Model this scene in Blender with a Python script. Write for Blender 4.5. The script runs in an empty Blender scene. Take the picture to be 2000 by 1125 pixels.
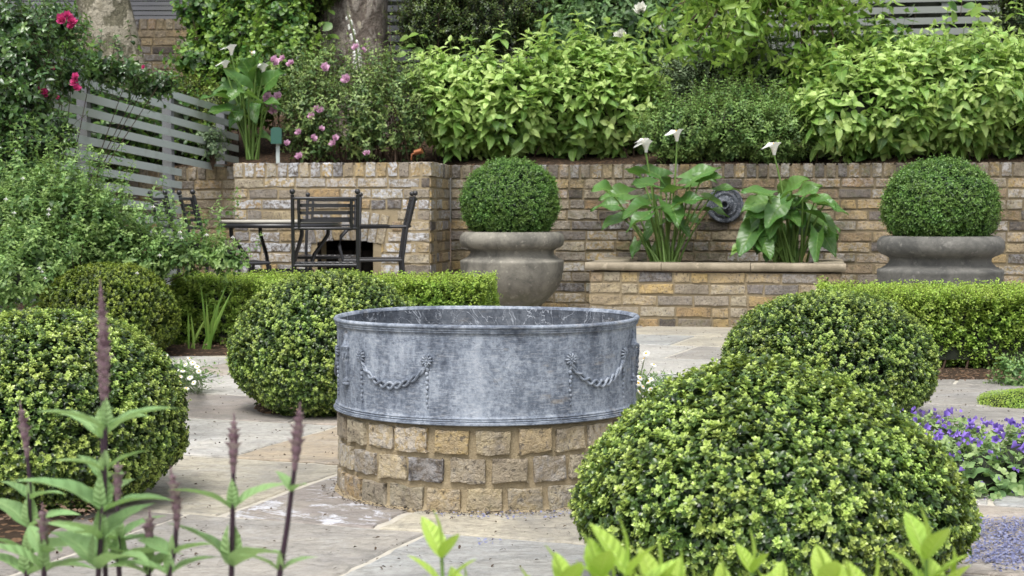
import bpy, math, random
import numpy as np
from mathutils import Vector, Matrix

SC = bpy.context.scene
PI = math.pi
# ------------------------------------------------------------------ camera
F_PX = 3050.0; CAM_H = 0.754; PITCH = math.atan(154 / F_PX)
cam_d = bpy.data.cameras.new("Camera"); cam = bpy.data.objects.new("Camera", cam_d)
SC.collection.objects.link(cam); SC.camera = cam
cam_d.sensor_width = 36; cam_d.lens = F_PX / 2000 * 36
cam.location = (0, 0, CAM_H); cam.rotation_euler = (PI / 2 - PITCH, 0, 0)
cam_d.clip_start = 0.05; cam_d.clip_end = 500
cam_d.dof.use_dof = True; cam_d.dof.focus_distance = 4.6; cam_d.dof.aperture_fstop = 12.0
# ------------------------------------------------------------------ light
SUN_EL = math.radians(62); SUN_AZ = math.radians(200)      # azimuth clockwise from +Y
w = bpy.data.worlds.new("World"); SC.world = w; w.use_nodes = True
nt = w.node_tree; nt.nodes.clear()
sky = nt.nodes.new('ShaderNodeTexSky'); sky.sky_type = 'NISHITA'; sky.sun_disc = False
sky.sun_elevation = SUN_EL; sky.sun_rotation = SUN_AZ; sky.air_density = 1.0; sky.dust_density = 4.0; sky.ozone_density = 1.0
hs = nt.nodes.new('ShaderNodeHueSaturation'); hs.inputs['Saturation'].default_value = 0.30
bg = nt.nodes.new('ShaderNodeBackground'); bg.inputs['Strength'].default_value = 0.15
wo = nt.nodes.new('ShaderNodeOutputWorld')
nt.links.new(sky.outputs[0], hs.inputs['Color']); nt.links.new(hs.outputs[0], bg.inputs['Color']); nt.links.new(bg.outputs[0], wo.inputs['Surface'])
sl = bpy.data.lights.new("Sun", 'SUN'); sl.energy = 1.55; sl.angle = math.radians(24); sl.color = (1.0, 0.97, 0.92)
so = bpy.data.objects.new("Sun", sl); SC.collection.objects.link(so)
sd = Vector((math.sin(SUN_AZ) * math.cos(SUN_EL), math.cos(SUN_AZ) * math.cos(SUN_EL), math.sin(SUN_EL)))
so.rotation_euler = sd.to_track_quat('Z', 'Y').to_euler(); so.location = (0, 0, 12)
SC.view_settings.view_transform = 'Standard'; SC.view_settings.look = 'None'; SC.view_settings.gamma = 1
SC.view_settings.exposure = 0.80
SC.cycles.max_bounces = 7; SC.cycles.diffuse_bounces = 3; SC.cycles.glossy_bounces = 2; SC.cycles.transmission_bounces = 3
SC.cycles.use_adaptive_sampling = True

# ------------------------------------------------------------------ helpers
def at(px, py, Y):
    """point of the garden seen at photo pixel (px,py) and standing Y metres from the camera"""
    u = (px - 1000) / F_PX; v = (562.5 - py) / F_PX
    d = np.array([u, math.cos(PITCH) + v * math.sin(PITCH), -math.sin(PITCH) + v * math.cos(PITCH)])
    return np.array([0, 0, CAM_H]) + d * (Y / d[1])
def gnd(px, py, z=0.0):
    u = (px - 1000) / F_PX; v = (562.5 - py) / F_PX
    d = np.array([u, math.cos(PITCH) + v * math.sin(PITCH), -math.sin(PITCH) + v * math.cos(PITCH)])
    return np.array([0, 0, CAM_H]) + d * ((z - CAM_H) / d[2])
def nrm(v):
    v = np.asarray(v, float); return v / np.maximum(np.linalg.norm(v, axis=-1, keepdims=True), 1e-9)
def tagit(o, label=None, cat=None, group=None, kind=None):
    if label: o['label'] = label
    if cat: o['category'] = cat
    if group: o['group'] = group
    if kind: o['kind'] = kind
    return o
def thing(name, label, cat, loc=(0, 0, 0), group=None):
    o = bpy.data.objects.new(name, None); SC.collection.objects.link(o)
    o.location = [float(c) for c in loc]; o.empty_display_size = 0.1
    return tagit(o, label, cat, group)

class MB:
    """collects triangles / quads in world coordinates, links them as ONE mesh object"""
    def __init__(s): s.V = []; s.F = []; s.A = []; s.M = []; s.n = 0; s.L = []; s.S = []
    def add(s, V, F, tone=0.5, mat=0, vec=None, smooth=True):
        V = np.asarray(V, float).reshape(-1, 3); F = np.asarray(F, int)
        if F.shape[1] == 3: pass
        elif F.shape[1] == 4: F = np.concatenate([F[:, [0, 1, 2]], F[:, [0, 2, 3]]])
        s.V.append(V); s.F.append(F + s.n); s.n += len(V)
        t = np.asarray(tone, float); s.A.append(np.full(len(V), float(t)) if t.ndim == 0 else t)
        s.M.append(np.full(len(F), mat, dtype=np.int32)); s.S.append(np.full(len(F), smooth, dtype=bool))
        s.L.append(np.zeros((len(V), 3)) if vec is None else np.broadcast_to(np.asarray(vec, float), (len(V), 3)))
        return s
    def box(s, c, size, rz=0, tone=.5, mat=0):
        c = np.asarray(c, float); h = np.asarray(size, float) / 2
        V = np.array([[x, y, z] for x in (-1, 1) for y in (-1, 1) for z in (-1, 1)], float) * h
        ca, sa = math.cos(rz), math.sin(rz)
        V = np.stack([V[:, 0] * ca - V[:, 1] * sa, V[:, 0] * sa + V[:, 1] * ca, V[:, 2]], 1) + c
        return s.add(V, [[0, 1, 3, 2], [4, 6, 7, 5], [0, 4, 5, 1], [2, 3, 7, 6], [0, 2, 6, 4], [1, 5, 7, 3]], tone, mat, smooth=False)
    def tube(s, P, r, n=8, tone=.5, mat=0, caps=True):
        P = np.asarray(P, float); k = len(P); r = np.broadcast_to(np.asarray(r, float), (k,))
        T = np.gradient(P, axis=0); T = nrm(T)
        ref = np.array([0, 0, 1.0]) if abs(T[:, 2]).mean() < .9 else np.array([0, 1.0, 0])
        X = nrm(np.cross(T, ref)); Y = np.cross(X, T)
        a = np.arange(n) * 2 * PI / n
        V = P[:, None] + r[:, None, None] * (np.cos(a)[None, :, None] * X[:, None] + np.sin(a)[None, :, None] * Y[:, None])
        V = V.reshape(-1, 3); F = []
        for i in range(k - 1):
            for j in range(n):
                F.append([i * n + j, i * n + (j + 1) % n, (i + 1) * n + (j + 1) % n, (i + 1) * n + j])
        F = np.array(F)
        s.add(V, F, tone, mat)
        if caps:
            V2 = np.concatenate([P[[0]], V[:n], P[[-1]], V[-n:]])
            F2 = [[0, 1 + (j + 1) % n, 1 + j] for j in range(n)] + [[n + 1, n + 2 + j, n + 2 + (j + 1) % n] for j in range(n)]
            s.add(V2, F2, tone, mat, smooth=False)
        return s
    def lathe(s, prof, c=(0, 0, 0), n=48, tone=.5, mat=0, rfun=None, vec=None):
        """prof: list of (r,z)"""
        prof = np.asarray(prof, float); k = len(prof); a = np.arange(n) * 2 * PI / n
        R = prof[:, 0][:, None] * np.ones(n)
        if rfun is not None: R = R * rfun(a[None, :], prof[:, 1][:, None])
        V = np.stack([R * np.cos(a), R * np.sin(a), np.repeat(prof[:, 1][:, None], n, 1)], -1).reshape(-1, 3) + np.asarray(c, float)
        i, j = np.meshgrid(np.arange(k - 1), np.arange(n), indexing='ij'); i = i.ravel(); j = j.ravel(); j2 = (j + 1) % n
        F = np.stack([i * n + j, i * n + j2, (i + 1) * n + j2, (i + 1) * n + j], 1)
        return s.add(V, F, tone, mat)
    def ball(s, c, r, n=12, tone=.5, mat=0, lump=0.0, seed=0):
        m = max(6, n // 2); th = np.linspace(0, PI, m + 1); a = np.arange(n) * 2 * PI / n
        r = np.broadcast_to(np.asarray(r, float), (3,))
        D = np.stack([np.sin(th)[:, None] * np.cos(a), np.sin(th)[:, None] * np.sin(a), np.repeat(np.cos(th)[:, None], n, 1)], -1).reshape(-1, 3)
        k = 1 + lump * lumps3(D, seed) if lump else 1.0
        V = D * r * (k[:, None] if lump else 1) + np.asarray(c, float)
        i, j = np.meshgrid(np.arange(m), np.arange(n), indexing='ij'); i = i.ravel(); j = j.ravel(); j2 = (j + 1) % n
        return s.add(V, np.stack([i * n + j, (i + 1) * n + j, (i + 1) * n + j2, i * n + j2], 1), tone, mat)
    def build(s, name, mats, parent=None, loc=None, kind=None):
        V = np.concatenate(s.V); F = np.concatenate(s.F); A = np.concatenate(s.A); M = np.concatenate(s.M)
        L = np.concatenate(s.L); S = np.concatenate(s.S)
        base = np.array(parent.location if (parent is not None and parent.type == 'EMPTY') else (loc if loc is not None else (0, 0, 0)), float)
        if parent is not None and parent.type != 'EMPTY': base = np.array(parent['_b'])
        me = bpy.data.meshes.new(name)
        me.vertices.add(len(V)); me.vertices.foreach_set('co', (V - base).astype(np.float32).ravel())
        me.loops.add(len(F) * 3); me.loops.foreach_set('vertex_index', F.astype(np.int32).ravel())
        me.polygons.add(len(F)); me.polygons.foreach_set('loop_start', np.arange(0, len(F) * 3, 3, dtype=np.int32))
        me.polygons.foreach_set('material_index', M); me.polygons.foreach_set('use_smooth', S)
        at_ = me.attributes.new('tone', 'FLOAT', 'POINT'); at_.data.foreach_set('value', A.astype(np.float32))
        if np.any(L):
            al = me.attributes.new('lf', 'FLOAT_VECTOR', 'POINT'); al.data.foreach_set('vector', L.astype(np.float32).ravel())
        me.update(calc_edges=True)
        for m in (mats if isinstance(mats, (list, tuple)) else [mats]): me.materials.append(m)
        o = bpy.data.objects.new(name, me); SC.collection.objects.link(o)
        if parent is not None: o.parent = parent
        if parent is None: o.location = base
        o['_b'] = [float(c) for c in base]
        if kind: o['kind'] = kind
        return o

def lumps3(D, seed):
    r = np.random.RandomState(seed + 77); out = 0
    for i in range(7):
        k = r.normal(size=3) * (2.0 + i * .8); out = out + np.sin(D @ k + r.rand() * 6.28) / (1 + .35 * i)
    return out / 2.6
def nz(x, y, seed=0):
    r = np.random.RandomState(seed); o = 0
    for i in range(6):
        k = r.normal(size=2) * (1 + i); o = o + np.sin(x * k[0] + y * k[1] + r.rand() * 6.28) / (1 + i)
    return o / 2

# ------------------------------------------------------------------ materials
class NT:
    def __init__(s, name):
        s.m = bpy.data.materials.new(name); s.m.use_nodes = True; s.t = s.m.node_tree; s.t.nodes.clear()
        s.out = s.t.nodes.new('ShaderNodeOutputMaterial'); s._tc = None
    def n(s, typ, **kw):
        nd = s.t.nodes.new(typ)
        for k, v in kw.items(): setattr(nd, k, v)
        return nd
    def l(s, a, b): s.t.links.new(a, b)
    def setv(s, sock, v):
        if hasattr(v, 'is_linked') or isinstance(v, bpy.types.NodeSocket): s.l(v, sock)
        else: sock.default_value = v
    def tone(s): n = s.n('ShaderNodeAttribute', attribute_name='tone'); return n.outputs['Fac']
    def lf(s, i): n = s.n('ShaderNodeAttribute', attribute_name='lf'); x = s.n('ShaderNodeSeparateXYZ'); s.l(n.outputs['Vector'], x.inputs[0]); return x.outputs[i]
    def pos(s):
        if s._tc is None: s._tc = s.n('ShaderNodeNewGeometry').outputs['Position']
        return s._tc
    def noise(s, scale, detail=4, rough=.55, vec=None, stretch=None, dist=0, out='Fac'):
        n = s.n('ShaderNodeTexNoise'); n.inputs['Scale'].default_value = scale; n.inputs['Detail'].default_value = detail
        n.inputs['Roughness'].default_value = rough; n.inputs['Distortion'].default_value = dist
        v = vec if vec is not None else s.pos()
        if stretch:
            mp = s.n('ShaderNodeMapping'); mp.inputs['Scale'].default_value = stretch; s.l(v, mp.inputs['Vector']); v = mp.outputs[0]
        s.l(v, n.inputs['Vector']); return n.outputs[out]
    def voro(s, scale, feature='F1', out='Distance', vec=None):
        n = s.n('ShaderNodeTexVoronoi'); n.feature = feature; n.inputs['Scale'].default_value = scale
        s.l(vec if vec is not None else s.pos(), n.inputs['Vector']); return n.outputs[out]
    def ramp(s, fac, stops, interp='LINEAR'):
        r = s.n('ShaderNodeValToRGB'); r.color_ramp.interpolation = interp; e = r.color_ramp.elements
        while len(e) < len(stops): e.new(0.5)
        for i, (p, c) in enumerate(stops):
            e[i].position = p; e[i].color = (c, c, c, 1) if isinstance(c, (int, float)) else (*c[:3], 1)
        s.l(fac, r.inputs[0]); return r.outputs[0]
    def mix(s, fac, a, b, typ='MIX'):
        m = s.n('ShaderNodeMix', data_type='RGBA', blend_type=typ)
        for sock, v in ((m.inputs[0], fac), (m.inputs[6], a), (m.inputs[7], b)):
            if isinstance(v, (tuple, list)): v = (*v[:3], 1)
            s.setv(sock, v)
        return m.outputs[2]
    def math(s, op, a, b=0.0):
        m = s.n('ShaderNodeMath', operation=op); s.setv(m.inputs[0], a); s.setv(m.inputs[1], b); return m.outputs[0]
    def bump(s, h, dist=.01, strength=1.0, prev=None):
        b = s.n('ShaderNodeBump'); b.inputs['Distance'].default_value = dist; b.inputs['Strength'].default_value = strength
        s.l(h, b.inputs['Height'])
        if prev is not None: s.l(prev, b.inputs['Normal'])
        return b.outputs[0]
    def bsdf(s, col, rough=.6, spec=.5, metal=0.0, normal=None, transl=0.0, tcol=None):
        p = s.n('ShaderNodeBsdfPrincipled')
        s.setv(p.inputs['Base Color'], (*col, 1) if isinstance(col, (tuple, list)) else col)
        s.setv(p.inputs['Roughness'], rough); s.setv(p.inputs['Specular IOR Level'], spec); s.setv(p.inputs['Metallic'], metal)
        if normal is not None: s.l(normal, p.inputs['Normal'])
        o = p.outputs[0]
        if transl:
            t = s.n('ShaderNodeBsdfTranslucent'); c2 = tcol if tcol is not None else col
            s.setv(t.inputs['Color'], (*c2, 1) if isinstance(c2, (tuple, list)) else c2)
            mx = s.n('ShaderNodeMixShader'); mx.inputs[0].default_value = transl
            s.l(o, mx.inputs[1]); s.l(t.outputs[0], mx.inputs[2]); o = mx.outputs[0]
        s.l(o, s.out.inputs['Surface']); return s.m

def leafmat(name, dark, mid, light, rough=.45, transl=.28, spec=.5, veins=False):
    t = NT(name)
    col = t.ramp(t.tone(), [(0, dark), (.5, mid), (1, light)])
    v = t.noise(9, 2); hsv = t.n('ShaderNodeHueSaturation')
    t.l(t.math('ADD', t.math('MULTIPLY', v, .06), .47), hsv.inputs['Hue']); t.l(t.math('ADD', t.math('MULTIPLY', v, .5), .75), hsv.inputs['Value'])
    t.l(col, hsv.inputs['Color']); col = hsv.outputs[0]; nm = None
    if veins:
        x = t.math('ABSOLUTE', t.lf(0)); y = t.lf(1)
        wv = t.math('SINE', t.math('MULTIPLY', t.math('SUBTRACT', y, t.math('MULTIPLY', x, .9)), 42.0))
        mid_ = t.ramp(x, [(0, 0), (.03, 1)])
        h = t.math('ADD', t.math('MULTIPLY', wv, .35), mid_)
        nm = t.bump(h, .003, .55)
        col = t.mix(t.math('MULTIPLY', t.math('SUBTRACT', 1.0, mid_), .4), col, light)
    tc = t.mix(.5, col, (light[0] * 1.2, light[1] * 1.25, light[2] * .7))
    return t.bsdf(col, rough, spec, 0, nm, transl, tc)

M = {}
M['box'] = leafmat('box_leaf', (.010, .027, .013), (.11, .19, .04), (.46, .58, .15), .32, .22, .55)
M['box_yel'] = leafmat('box_yellow_leaf', (.020, .042, .010), (.11, .165, .025), (.30, .38, .06), .4, .22)
M['box_fine'] = leafmat('box_fine_leaf', (.014, .04, .010), (.055, .13, .025), (.16, .29, .06), .38, .2)
M['hedge'] = leafmat('hedge_leaf', (.03, .06, .015), (.18, .30, .045), (.46, .62, .12), .42, .3)
M['hydr'] = leafmat('hydrangea_leaf', (.06, .14, .03), (.23, .39, .085), (.50, .65, .22), .42, .33, .5, True)
M['fine'] = leafmat('fine_leaf', (.03, .065, .022), (.12, .225, .065), (.27, .42, .12), .5, .3)
M['grey'] = leafmat('greygreen_leaf', (.03, .06, .03), (.13, .21, .10), (.34, .44, .26), .35, .22)
M['rose'] = leafmat('rose_leaf', (.025, .05, .016), (.10, .19, .06), (.28, .38, .12), .4, .25)
M['rosedk'] = leafmat('rose_glossy_leaf', (.016, .04, .014), (.055, .12, .035), (.19, .32, .08), .28, .18, .6)
M['dark'] = leafmat('dark_evergreen_leaf', (.010, .024, .008), (.045, .085, .022), (.19, .26, .06), .3, .18, .6)
M['vib'] = leafmat('broad_leaf', (.02, .05, .02), (.08, .165, .055), (.20, .33, .12), .38, .25, .5, True)
M['climb'] = leafmat('climber_leaf', (.015, .045, .012), (.065, .16, .032), (.24, .38, .07), .42, .3)
M['lance'] = leafmat('lance_leaf', (.05, .11, .02), (.16, .29, .05), (.36, .50, .12), .42, .35)
M['fuch'] = leafmat('fuchsia_leaf', (.03, .065, .022), (.11, .215, .065), (.30, .44, .14), .45, .3)
M['arum'] = leafmat('arum_leaf', (.025, .065, .015), (.075, .175, .038), (.22, .36, .08), .36, .25, .5, True)
M['salv'] = leafmat('salvia_leaf', (.07, .15, .06), (.20, .34, .14), (.36, .52, .22), .6, .3, .3, True)
M['shoot'] = leafmat('shoot_leaf', (.17, .30, .04), (.34, .50, .08), (.50, .64, .14), .45, .35, .4, True)
M['camp'] = leafmat('campanula_leaf', (.06, .13, .04), (.17, .29, .10), (.33, .44, .18), .55, .28)

def simple(name, col, rough=.6, var=.25, scale=30, bump=.0, metal=0, spec=.4, bs=60):
    t = NT(name); n = t.noise(scale, 5)
    c = t.mix(n, tuple(c * (1 - var) for c in col), tuple(min(1, c * (1 + var)) for c in col))
    nm = t.bump(t.noise(bs, 5), bump) if bump else None
    return t.bsdf(c, rough, spec, metal, nm)
M['twig'] = simple('twig', (.07, .045, .028), .8, .4, 60)
M['core'] = simple('shaded_core', (.012, .016, .008), .9, .5, 60)  # solid filling for the twig mass; interior shade put into its near-black colour
M['stem'] = simple('green_stem', (.13, .22, .05), .45, .3, 20)
M['stemdk'] = simple('purple_stem', (.035, .018, .030), .45, .3, 20)
M['iron'] = simple('black_iron', (.016, .016, .019), .36, .4, 60, .0006, 0, .6, 300)
M['copper'] = simple('copper', (.42, .17, .08), .4, .3, 40, 0, .7)
M['plastic'] = simple('green_plastic', (.03, .10, .075), .5, .1, 20)
M['wooddk'] = simple('dark_wood', (.018, .013, .010), .8, .4, 30, .003)
M['white'] = NT('white_petal').bsdf((.82, .82, .78), .5, .3, transl=.25)
M['yellow'] = NT('yellow_centre').bsdf((.75, .45, .04), .6, .3)
def petal(name, a, b):
    t = NT(name); c = t.ramp(t.tone(), [(0, a), (1, b)]); return t.bsdf(c, .55, .25, transl=.25, tcol=c)
M['pink'] = petal('pink_petal', (.55, .25, .45), (.86, .64, .76))
M['magenta'] = petal('magenta_petal', (.35, .02, .12), (.80, .12, .34))
M['wrose'] = petal('cream_petal', (.70, .70, .60), (.88, .88, .82))
M['purple'] = petal('violet_petal', (.13, .07, .36), (.33, .22, .70))
M['spike'] = petal('salvia_spike', (.12, .05, .085), (.50, .40, .39))

# bricks: tone = which clay, lf = (random, bloom, damp)
def brickmat(name, warm=1.0):
    t = NT(name)
    base = t.ramp(t.tone(), [(0, (.21, .20, .20)), (.14, (.35, .30, .22)), (.30, (.52, .385, .19)), (.45, (.52, .45, .31)), (.60, (.56, .40, .16)),
                             (.72, (.42, .28, .14)), (.82, (.48, .42, .30)), (.92, (.31, .275, .25)), (.97, (.07, .065, .07)), (1, (.05, .045, .05))], 'EASE')
    big = t.noise(22, 5, .65); fine = t.noise(140, 4, .7)
    c = t.mix(t.ramp(big, [(.35, 0), (.65, 1)]), base, t.mix(.55, base, (.26, .21, .16)))
    c = t.mix(t.math('MULTIPLY', t.ramp(fine, [(.55, 0), (.75, 1)]), .5), c, (.62, .50, .33))
    c = t.mix(t.ramp(t.noise(75, 4, .6), [(.56, 0), (.66, .85)]), c, (.085, .07, .055)); c = t.mix(t.ramp(t.noise(13, 5, .7, dist=.5), [(.55, 0), (.68, .65)]), c, (.15, .125, .10))
    bl = t.noise(38, 5, .7, dist=.6)                                            # lime bloom
    blf = t.math('MULTIPLY', t.ramp(bl, [(.44, 0), (.56, 1)]), t.lf(1)); c = t.mix(blf, c, (.62, .63, .66))
    dn = t.ramp(t.noise(5, 5, .7), [(.35, .3), (.65, 1)]); damp = t.math('MULTIPLY', t.lf(2), dn)
    c = t.mix(t.math('MULTIPLY', damp, .85), c, t.mix(.5, t.mix(1.0, c, (.22, .20, .17), 'MULTIPLY'), (.05, .045, .032)))
    ms = t.math('MULTIPLY', t.ramp(t.noise(17, 5, .7), [(.5, 0), (.68, 1)]), damp); c = t.mix(t.math('MULTIPLY', ms, .55), c, (.07, .10, .025))
    h = t.math('ADD', t.math('MULTIPLY', big, 1.6), t.math('MULTIPLY', fine, .5))
    cr = t.voro(55, 'DISTANCE_TO_EDGE'); h = t.math('ADD', h, t.math('MULTIPLY', t.ramp(cr, [(0, 0), (.05, 1)]), .10))
    c = t.mix(t.ramp(t.noise(2.6, 6, .75, dist=.6), [(.46, 0), (.66, .5)]), c, (.12, .10, .07))
    return t.bsdf(c, .85, .3, 0, t.bump(h, .012, 1.0))
M['brick'] = brickmat('stock_brick')
def mortarmat():
    t = NT('lime_mortar'); a = t.noise(12, 5, .6); b = t.noise(180, 4, .7)
    c = t.mix(a, (.30, .24, .15), (.43, .36, .235)); c = t.mix(t.math('MULTIPLY', b, .45), c, (.22, .17, .11))
    c = t.mix(t.math('MULTIPLY', t.lf(2), .75), c, (.09, .075, .05))
    return t.bsdf(c, .95, .2, 0, t.bump(t.math('ADD', a, b), .006, .8))
M['mortar'] = mortarmat()
M['pointing'] = simple('pale_pointing', (.43, .40, .34), .95, .35, 25, .003)
def stonemat():
    t = NT('york_stone')
    base = t.ramp(t.tone(), [(0, (.42, .385, .30)), (.14, (.33, .345, .345)), (.28, (.24, .21, .195)), (.42, (.38, .30, .205)), (.56, (.47, .46, .43)), (.70, (.29, .275, .255)), (.84, (.35, .30, .255)), (1, (.43, .40, .34))], 'CONSTANT')
    a = t.noise(3.5, 6, .6, stretch=(1, 2.2, 1), dist=.8); b = t.noise(60, 5, .7); cc = t.noise(1.4, 3)
    c = t.mix(t.ramp(a, [(.35, 0), (.7, .7)]), base, t.mix(.5, base, (.50, .46, .37)))
    c = t.mix(t.ramp(t.noise(4.5, 6, .7, dist=1.2), [(.52, 0), (.66, .6)]), c, t.mix(.45, base, (.52, .53, .53)))
    c = t.mix(t.math('MULTIPLY', t.ramp(b, [(.40, 0), (.75, 1)]), .6), c, (.17, .15, .125)); c = t.mix(t.ramp(t.noise(2.2, 6, .7, dist=.8), [(.44, 0), (.66, .6)]), c, (.18, .175, .165)); c = t.mix(t.ramp(t.noise(14, 6, .8, dist=.5), [(.54, 0), (.68, .5)]), c, (.14, .135, .125))
    c = t.mix(t.ramp(t.noise(230, 2, .5), [(.68, 0), (.74, .8)]), c, (.07, .06, .05))
    c = t.mix(t.math('MULTIPLY', t.lf(0), t.ramp(t.noise(5, 7, .8, dist=1.4), [(.53, 0), (.60, .9)])), c, (.56, .57, .62))   # lime spill of its own on one slab
    h = t.math('ADD', t.math('MULTIPLY', a, 2), b)
    h = t.math('ADD', h, t.math('MULTIPLY', t.ramp(t.noise(5, 7, .6, stretch=(1, 2.5, 1), dist=1.5), [(.47, 0), (.5, 1), (.53, 0)]), .8))
    return t.bsdf(c, t.math('ADD', t.math('MULTIPLY', b, .25), .55), .35, 0, t.bump(h, .005, .6))
M['stone'] = stonemat()
def leadmat(name, dark=0.0):
    t = NT(name)
    st = t.noise(6, 6, .7, stretch=(2.6, 2.6, .8)); fine = t.noise(85, 5, .75); big = t.noise(5, 5, .65, dist=.8)
    scr = t.noise(30, 4, .7, stretch=(1.2, 1.2, 9))
    f = t.math('ADD', t.math('MULTIPLY', st, .38), t.math('ADD', t.math('MULTIPLY', big, .30), t.math('MULTIPLY', fine, .32)))
    k = 1 - dark
    c = t.ramp(f, [(.41, (.055 * k, .068 * k, .095 * k)), (.485, (.135 * k, .16 * k, .205 * k)), (.55, (.26 * k, .295 * k, .35 * k)), (.67, (.43 * k, .455 * k, .51 * k))])
    c = t.mix(t.math('MULTIPLY', t.ramp(scr, [(.5, 0), (.7, 1)]), .45), c, (.46 * k, .48 * k, .51 * k))
    c = t.mix(t.math('MULTIPLY', t.ramp(t.noise(40, 5, .8), [(.6, 0), (.72, 1)]), .5), c, (.05, .055, .07))
    c = t.mix(t.ramp(t.noise(6, 4, .6, stretch=(1.5, 1.5, 4)), [(.62, 0), (.75, .35)]), c, (.42 * k, .34 * k, .22 * k))
    cr = t.ramp(t.noise(9, 4, .6, dist=2.2), [(.475, 0), (.49, 1), (.505, 0)])
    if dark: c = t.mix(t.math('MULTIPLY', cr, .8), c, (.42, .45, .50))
    h = t.math('ADD', t.math('ADD', fine, big), t.math('MULTIPLY', cr, .4 + dark))
    return t.bsdf(c, .66, .4, .0, t.bump(h, .003, .6))
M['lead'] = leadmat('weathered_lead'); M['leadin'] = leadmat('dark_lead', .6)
def potmat(name, lo, hi, spots):
    t = NT(name); a = t.noise(6, 7, .7, dist=.4); b = t.noise(70, 5, .75)
    c = t.mix(t.ramp(a, [(.38, 0), (.62, 1)]), lo, hi)
    c = t.mix(t.ramp(b, [(.58, 0), (.72, .7)]), c, spots)
    c = t.mix(t.ramp(t.noise(26, 4, .6), [(.60, 0), (.68, .55)]), c, tuple(min(1, x * 1.5) for x in hi))
    z = t.n('ShaderNodeSeparateXYZ'); t.l(t.pos(), z.inputs[0])
    mz = t.math('MULTIPLY', t.ramp(z.outputs[2], [(.10, 1), (.24, 0)]), t.ramp(t.noise(14, 5), [(.35, 0), (.6, 1)]))
    c = t.mix(t.math('MULTIPLY', mz, .7), c, (.10, .105, .05))
    return t.bsdf(c, .85, .3, 0, t.bump(t.math('ADD', a, b), .004, .7))
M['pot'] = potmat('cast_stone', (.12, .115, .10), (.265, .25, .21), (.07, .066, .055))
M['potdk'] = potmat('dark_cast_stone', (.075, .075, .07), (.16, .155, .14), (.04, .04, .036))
M['coping'] = potmat('bullnose_stone', (.20, .17, .12), (.31, .265, .195), (.13, .11, .08))
def paintmat(name, col):
    t = NT(name); g = t.noise(20, 5, .6, stretch=(1, 1, 6)); d = t.noise(4, 5)
    c = t.mix(t.math('MULTIPLY', g, .5), col, tuple(x * .72 for x in col)); c = t.mix(t.ramp(d, [(.55, 0), (.75, .45)]), c, (.16, .17, .12))
    return t.bsdf(c, .6, .4, 0, t.bump(g, .001))
M['slat'] = paintmat('grey_paint', (.50, .56, .54)); M['slatdk'] = paintmat('dark_and_shaded_grey', (.17, .175, .19)); M['slatgn'] = paintmat('faded_grey_paint', (.24, .26, .24))
def soilmat():
    t = NT('soil'); a = t.noise(25, 6, .75); v = t.voro(70, out='Color')
    sp = t.n('ShaderNodeSeparateColor'); t.l(v, sp.inputs[0])
    c = t.mix(a, (.018, .012, .008), (.075, .05, .032)); c = t.mix(t.ramp(sp.outputs[0], [(.8, 0), (.9, .8)]), c, (.20, .12, .07))
    return t.bsdf(c, .95, .2, 0, t.bump(t.math('ADD', a, sp.outputs[1]), .02))
M['soil'] = soilmat()
def barkmat(name, a_, b_, c_):
    t = NT(name); v = t.noise(4.5, 5, .6, stretch=(1.6, 1.6, 1.0), dist=.15); f = t.noise(35, 5, .7)
    c = t.ramp(v, [(.30, a_), (.46, b_), (.50, b_), (.56, c_), (.75, a_)]); c = t.mix(t.math('MULTIPLY', f, .4), c, tuple(x * .45 for x in b_))
    c = t.mix(t.ramp(t.noise(11, 4, .6, stretch=(1, 1, .5)), [(.58, 0), (.64, .8)]), c, (.42, .38, .29))
    return t.bsdf(c, .8, .3, 0, t.bump(t.math('ADD', t.math('MULTIPLY', v, 3), f), .03, .9))
M['bark'] = barkmat('plane_bark', (.30, .27, .19), (.16, .15, .10), (.46, .42, .33))
M['bark2'] = barkmat('rough_plane_bark', (.25, .215, .18), (.15, .12, .10), (.34, .30, .26))
M['water'] = NT('dark_water').bsdf((.012, .014, .012), .08, .5)
M['tabletop'] = simple('table_stone', (.40, .38, .33), .5, .2, 20)

# ------------------------------------------------------------------ leaves
def leaf_tpl(n=3, w=.3, fold=.12, curl=.25, p=.9, wave=0.0):
    """ovate leaf along +y, length 1; returns V,F"""
    V = [[0, 0, 0]]
    for i in range(1, n + 1):
        y = i / (n + 1.0); hw = w * (math.sin(PI * y ** p)) ** .8
        z = -curl * y * y
        V += [[-hw, y, z + fold * hw * 2 + wave * math.sin(i * 2.2)], [0, y, z], [hw, y, z + fold * hw * 2 - wave * math.sin(i * 2.2 + 1)]]
    V.append([0, 1, -curl]); k = len(V) - 1; F = [[0, 2, 1], [0, 3, 2]]
    for i in range(n - 1):
        a = 1 + 3 * i; b = a + 3
        F += [[a, a + 1, b + 1], [a, b + 1, b], [a + 1, a + 2, b + 2], [a + 1, b + 2, b + 1]]
    a = 1 + 3 * (n - 1); F += [[a, a + 1, k], [a + 1, a + 2, k]]
    return np.array(V, float), np.array(F)
T_BOX = leaf_tpl(1, .33, .2, .15); T_BOX3 = leaf_tpl(2, .32, .18, .2, 1.1)
T_OV = leaf_tpl(3, .27, .15, .30); T_OV5 = leaf_tpl(5, .27, .16, .38, .8, .01); T_LAN = leaf_tpl(3, .16, .2, .35); T_LAN2 = leaf_tpl(5, .19, .2, .25, .8)
T_RND = leaf_tpl(3, .42, .12, .2)

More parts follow.
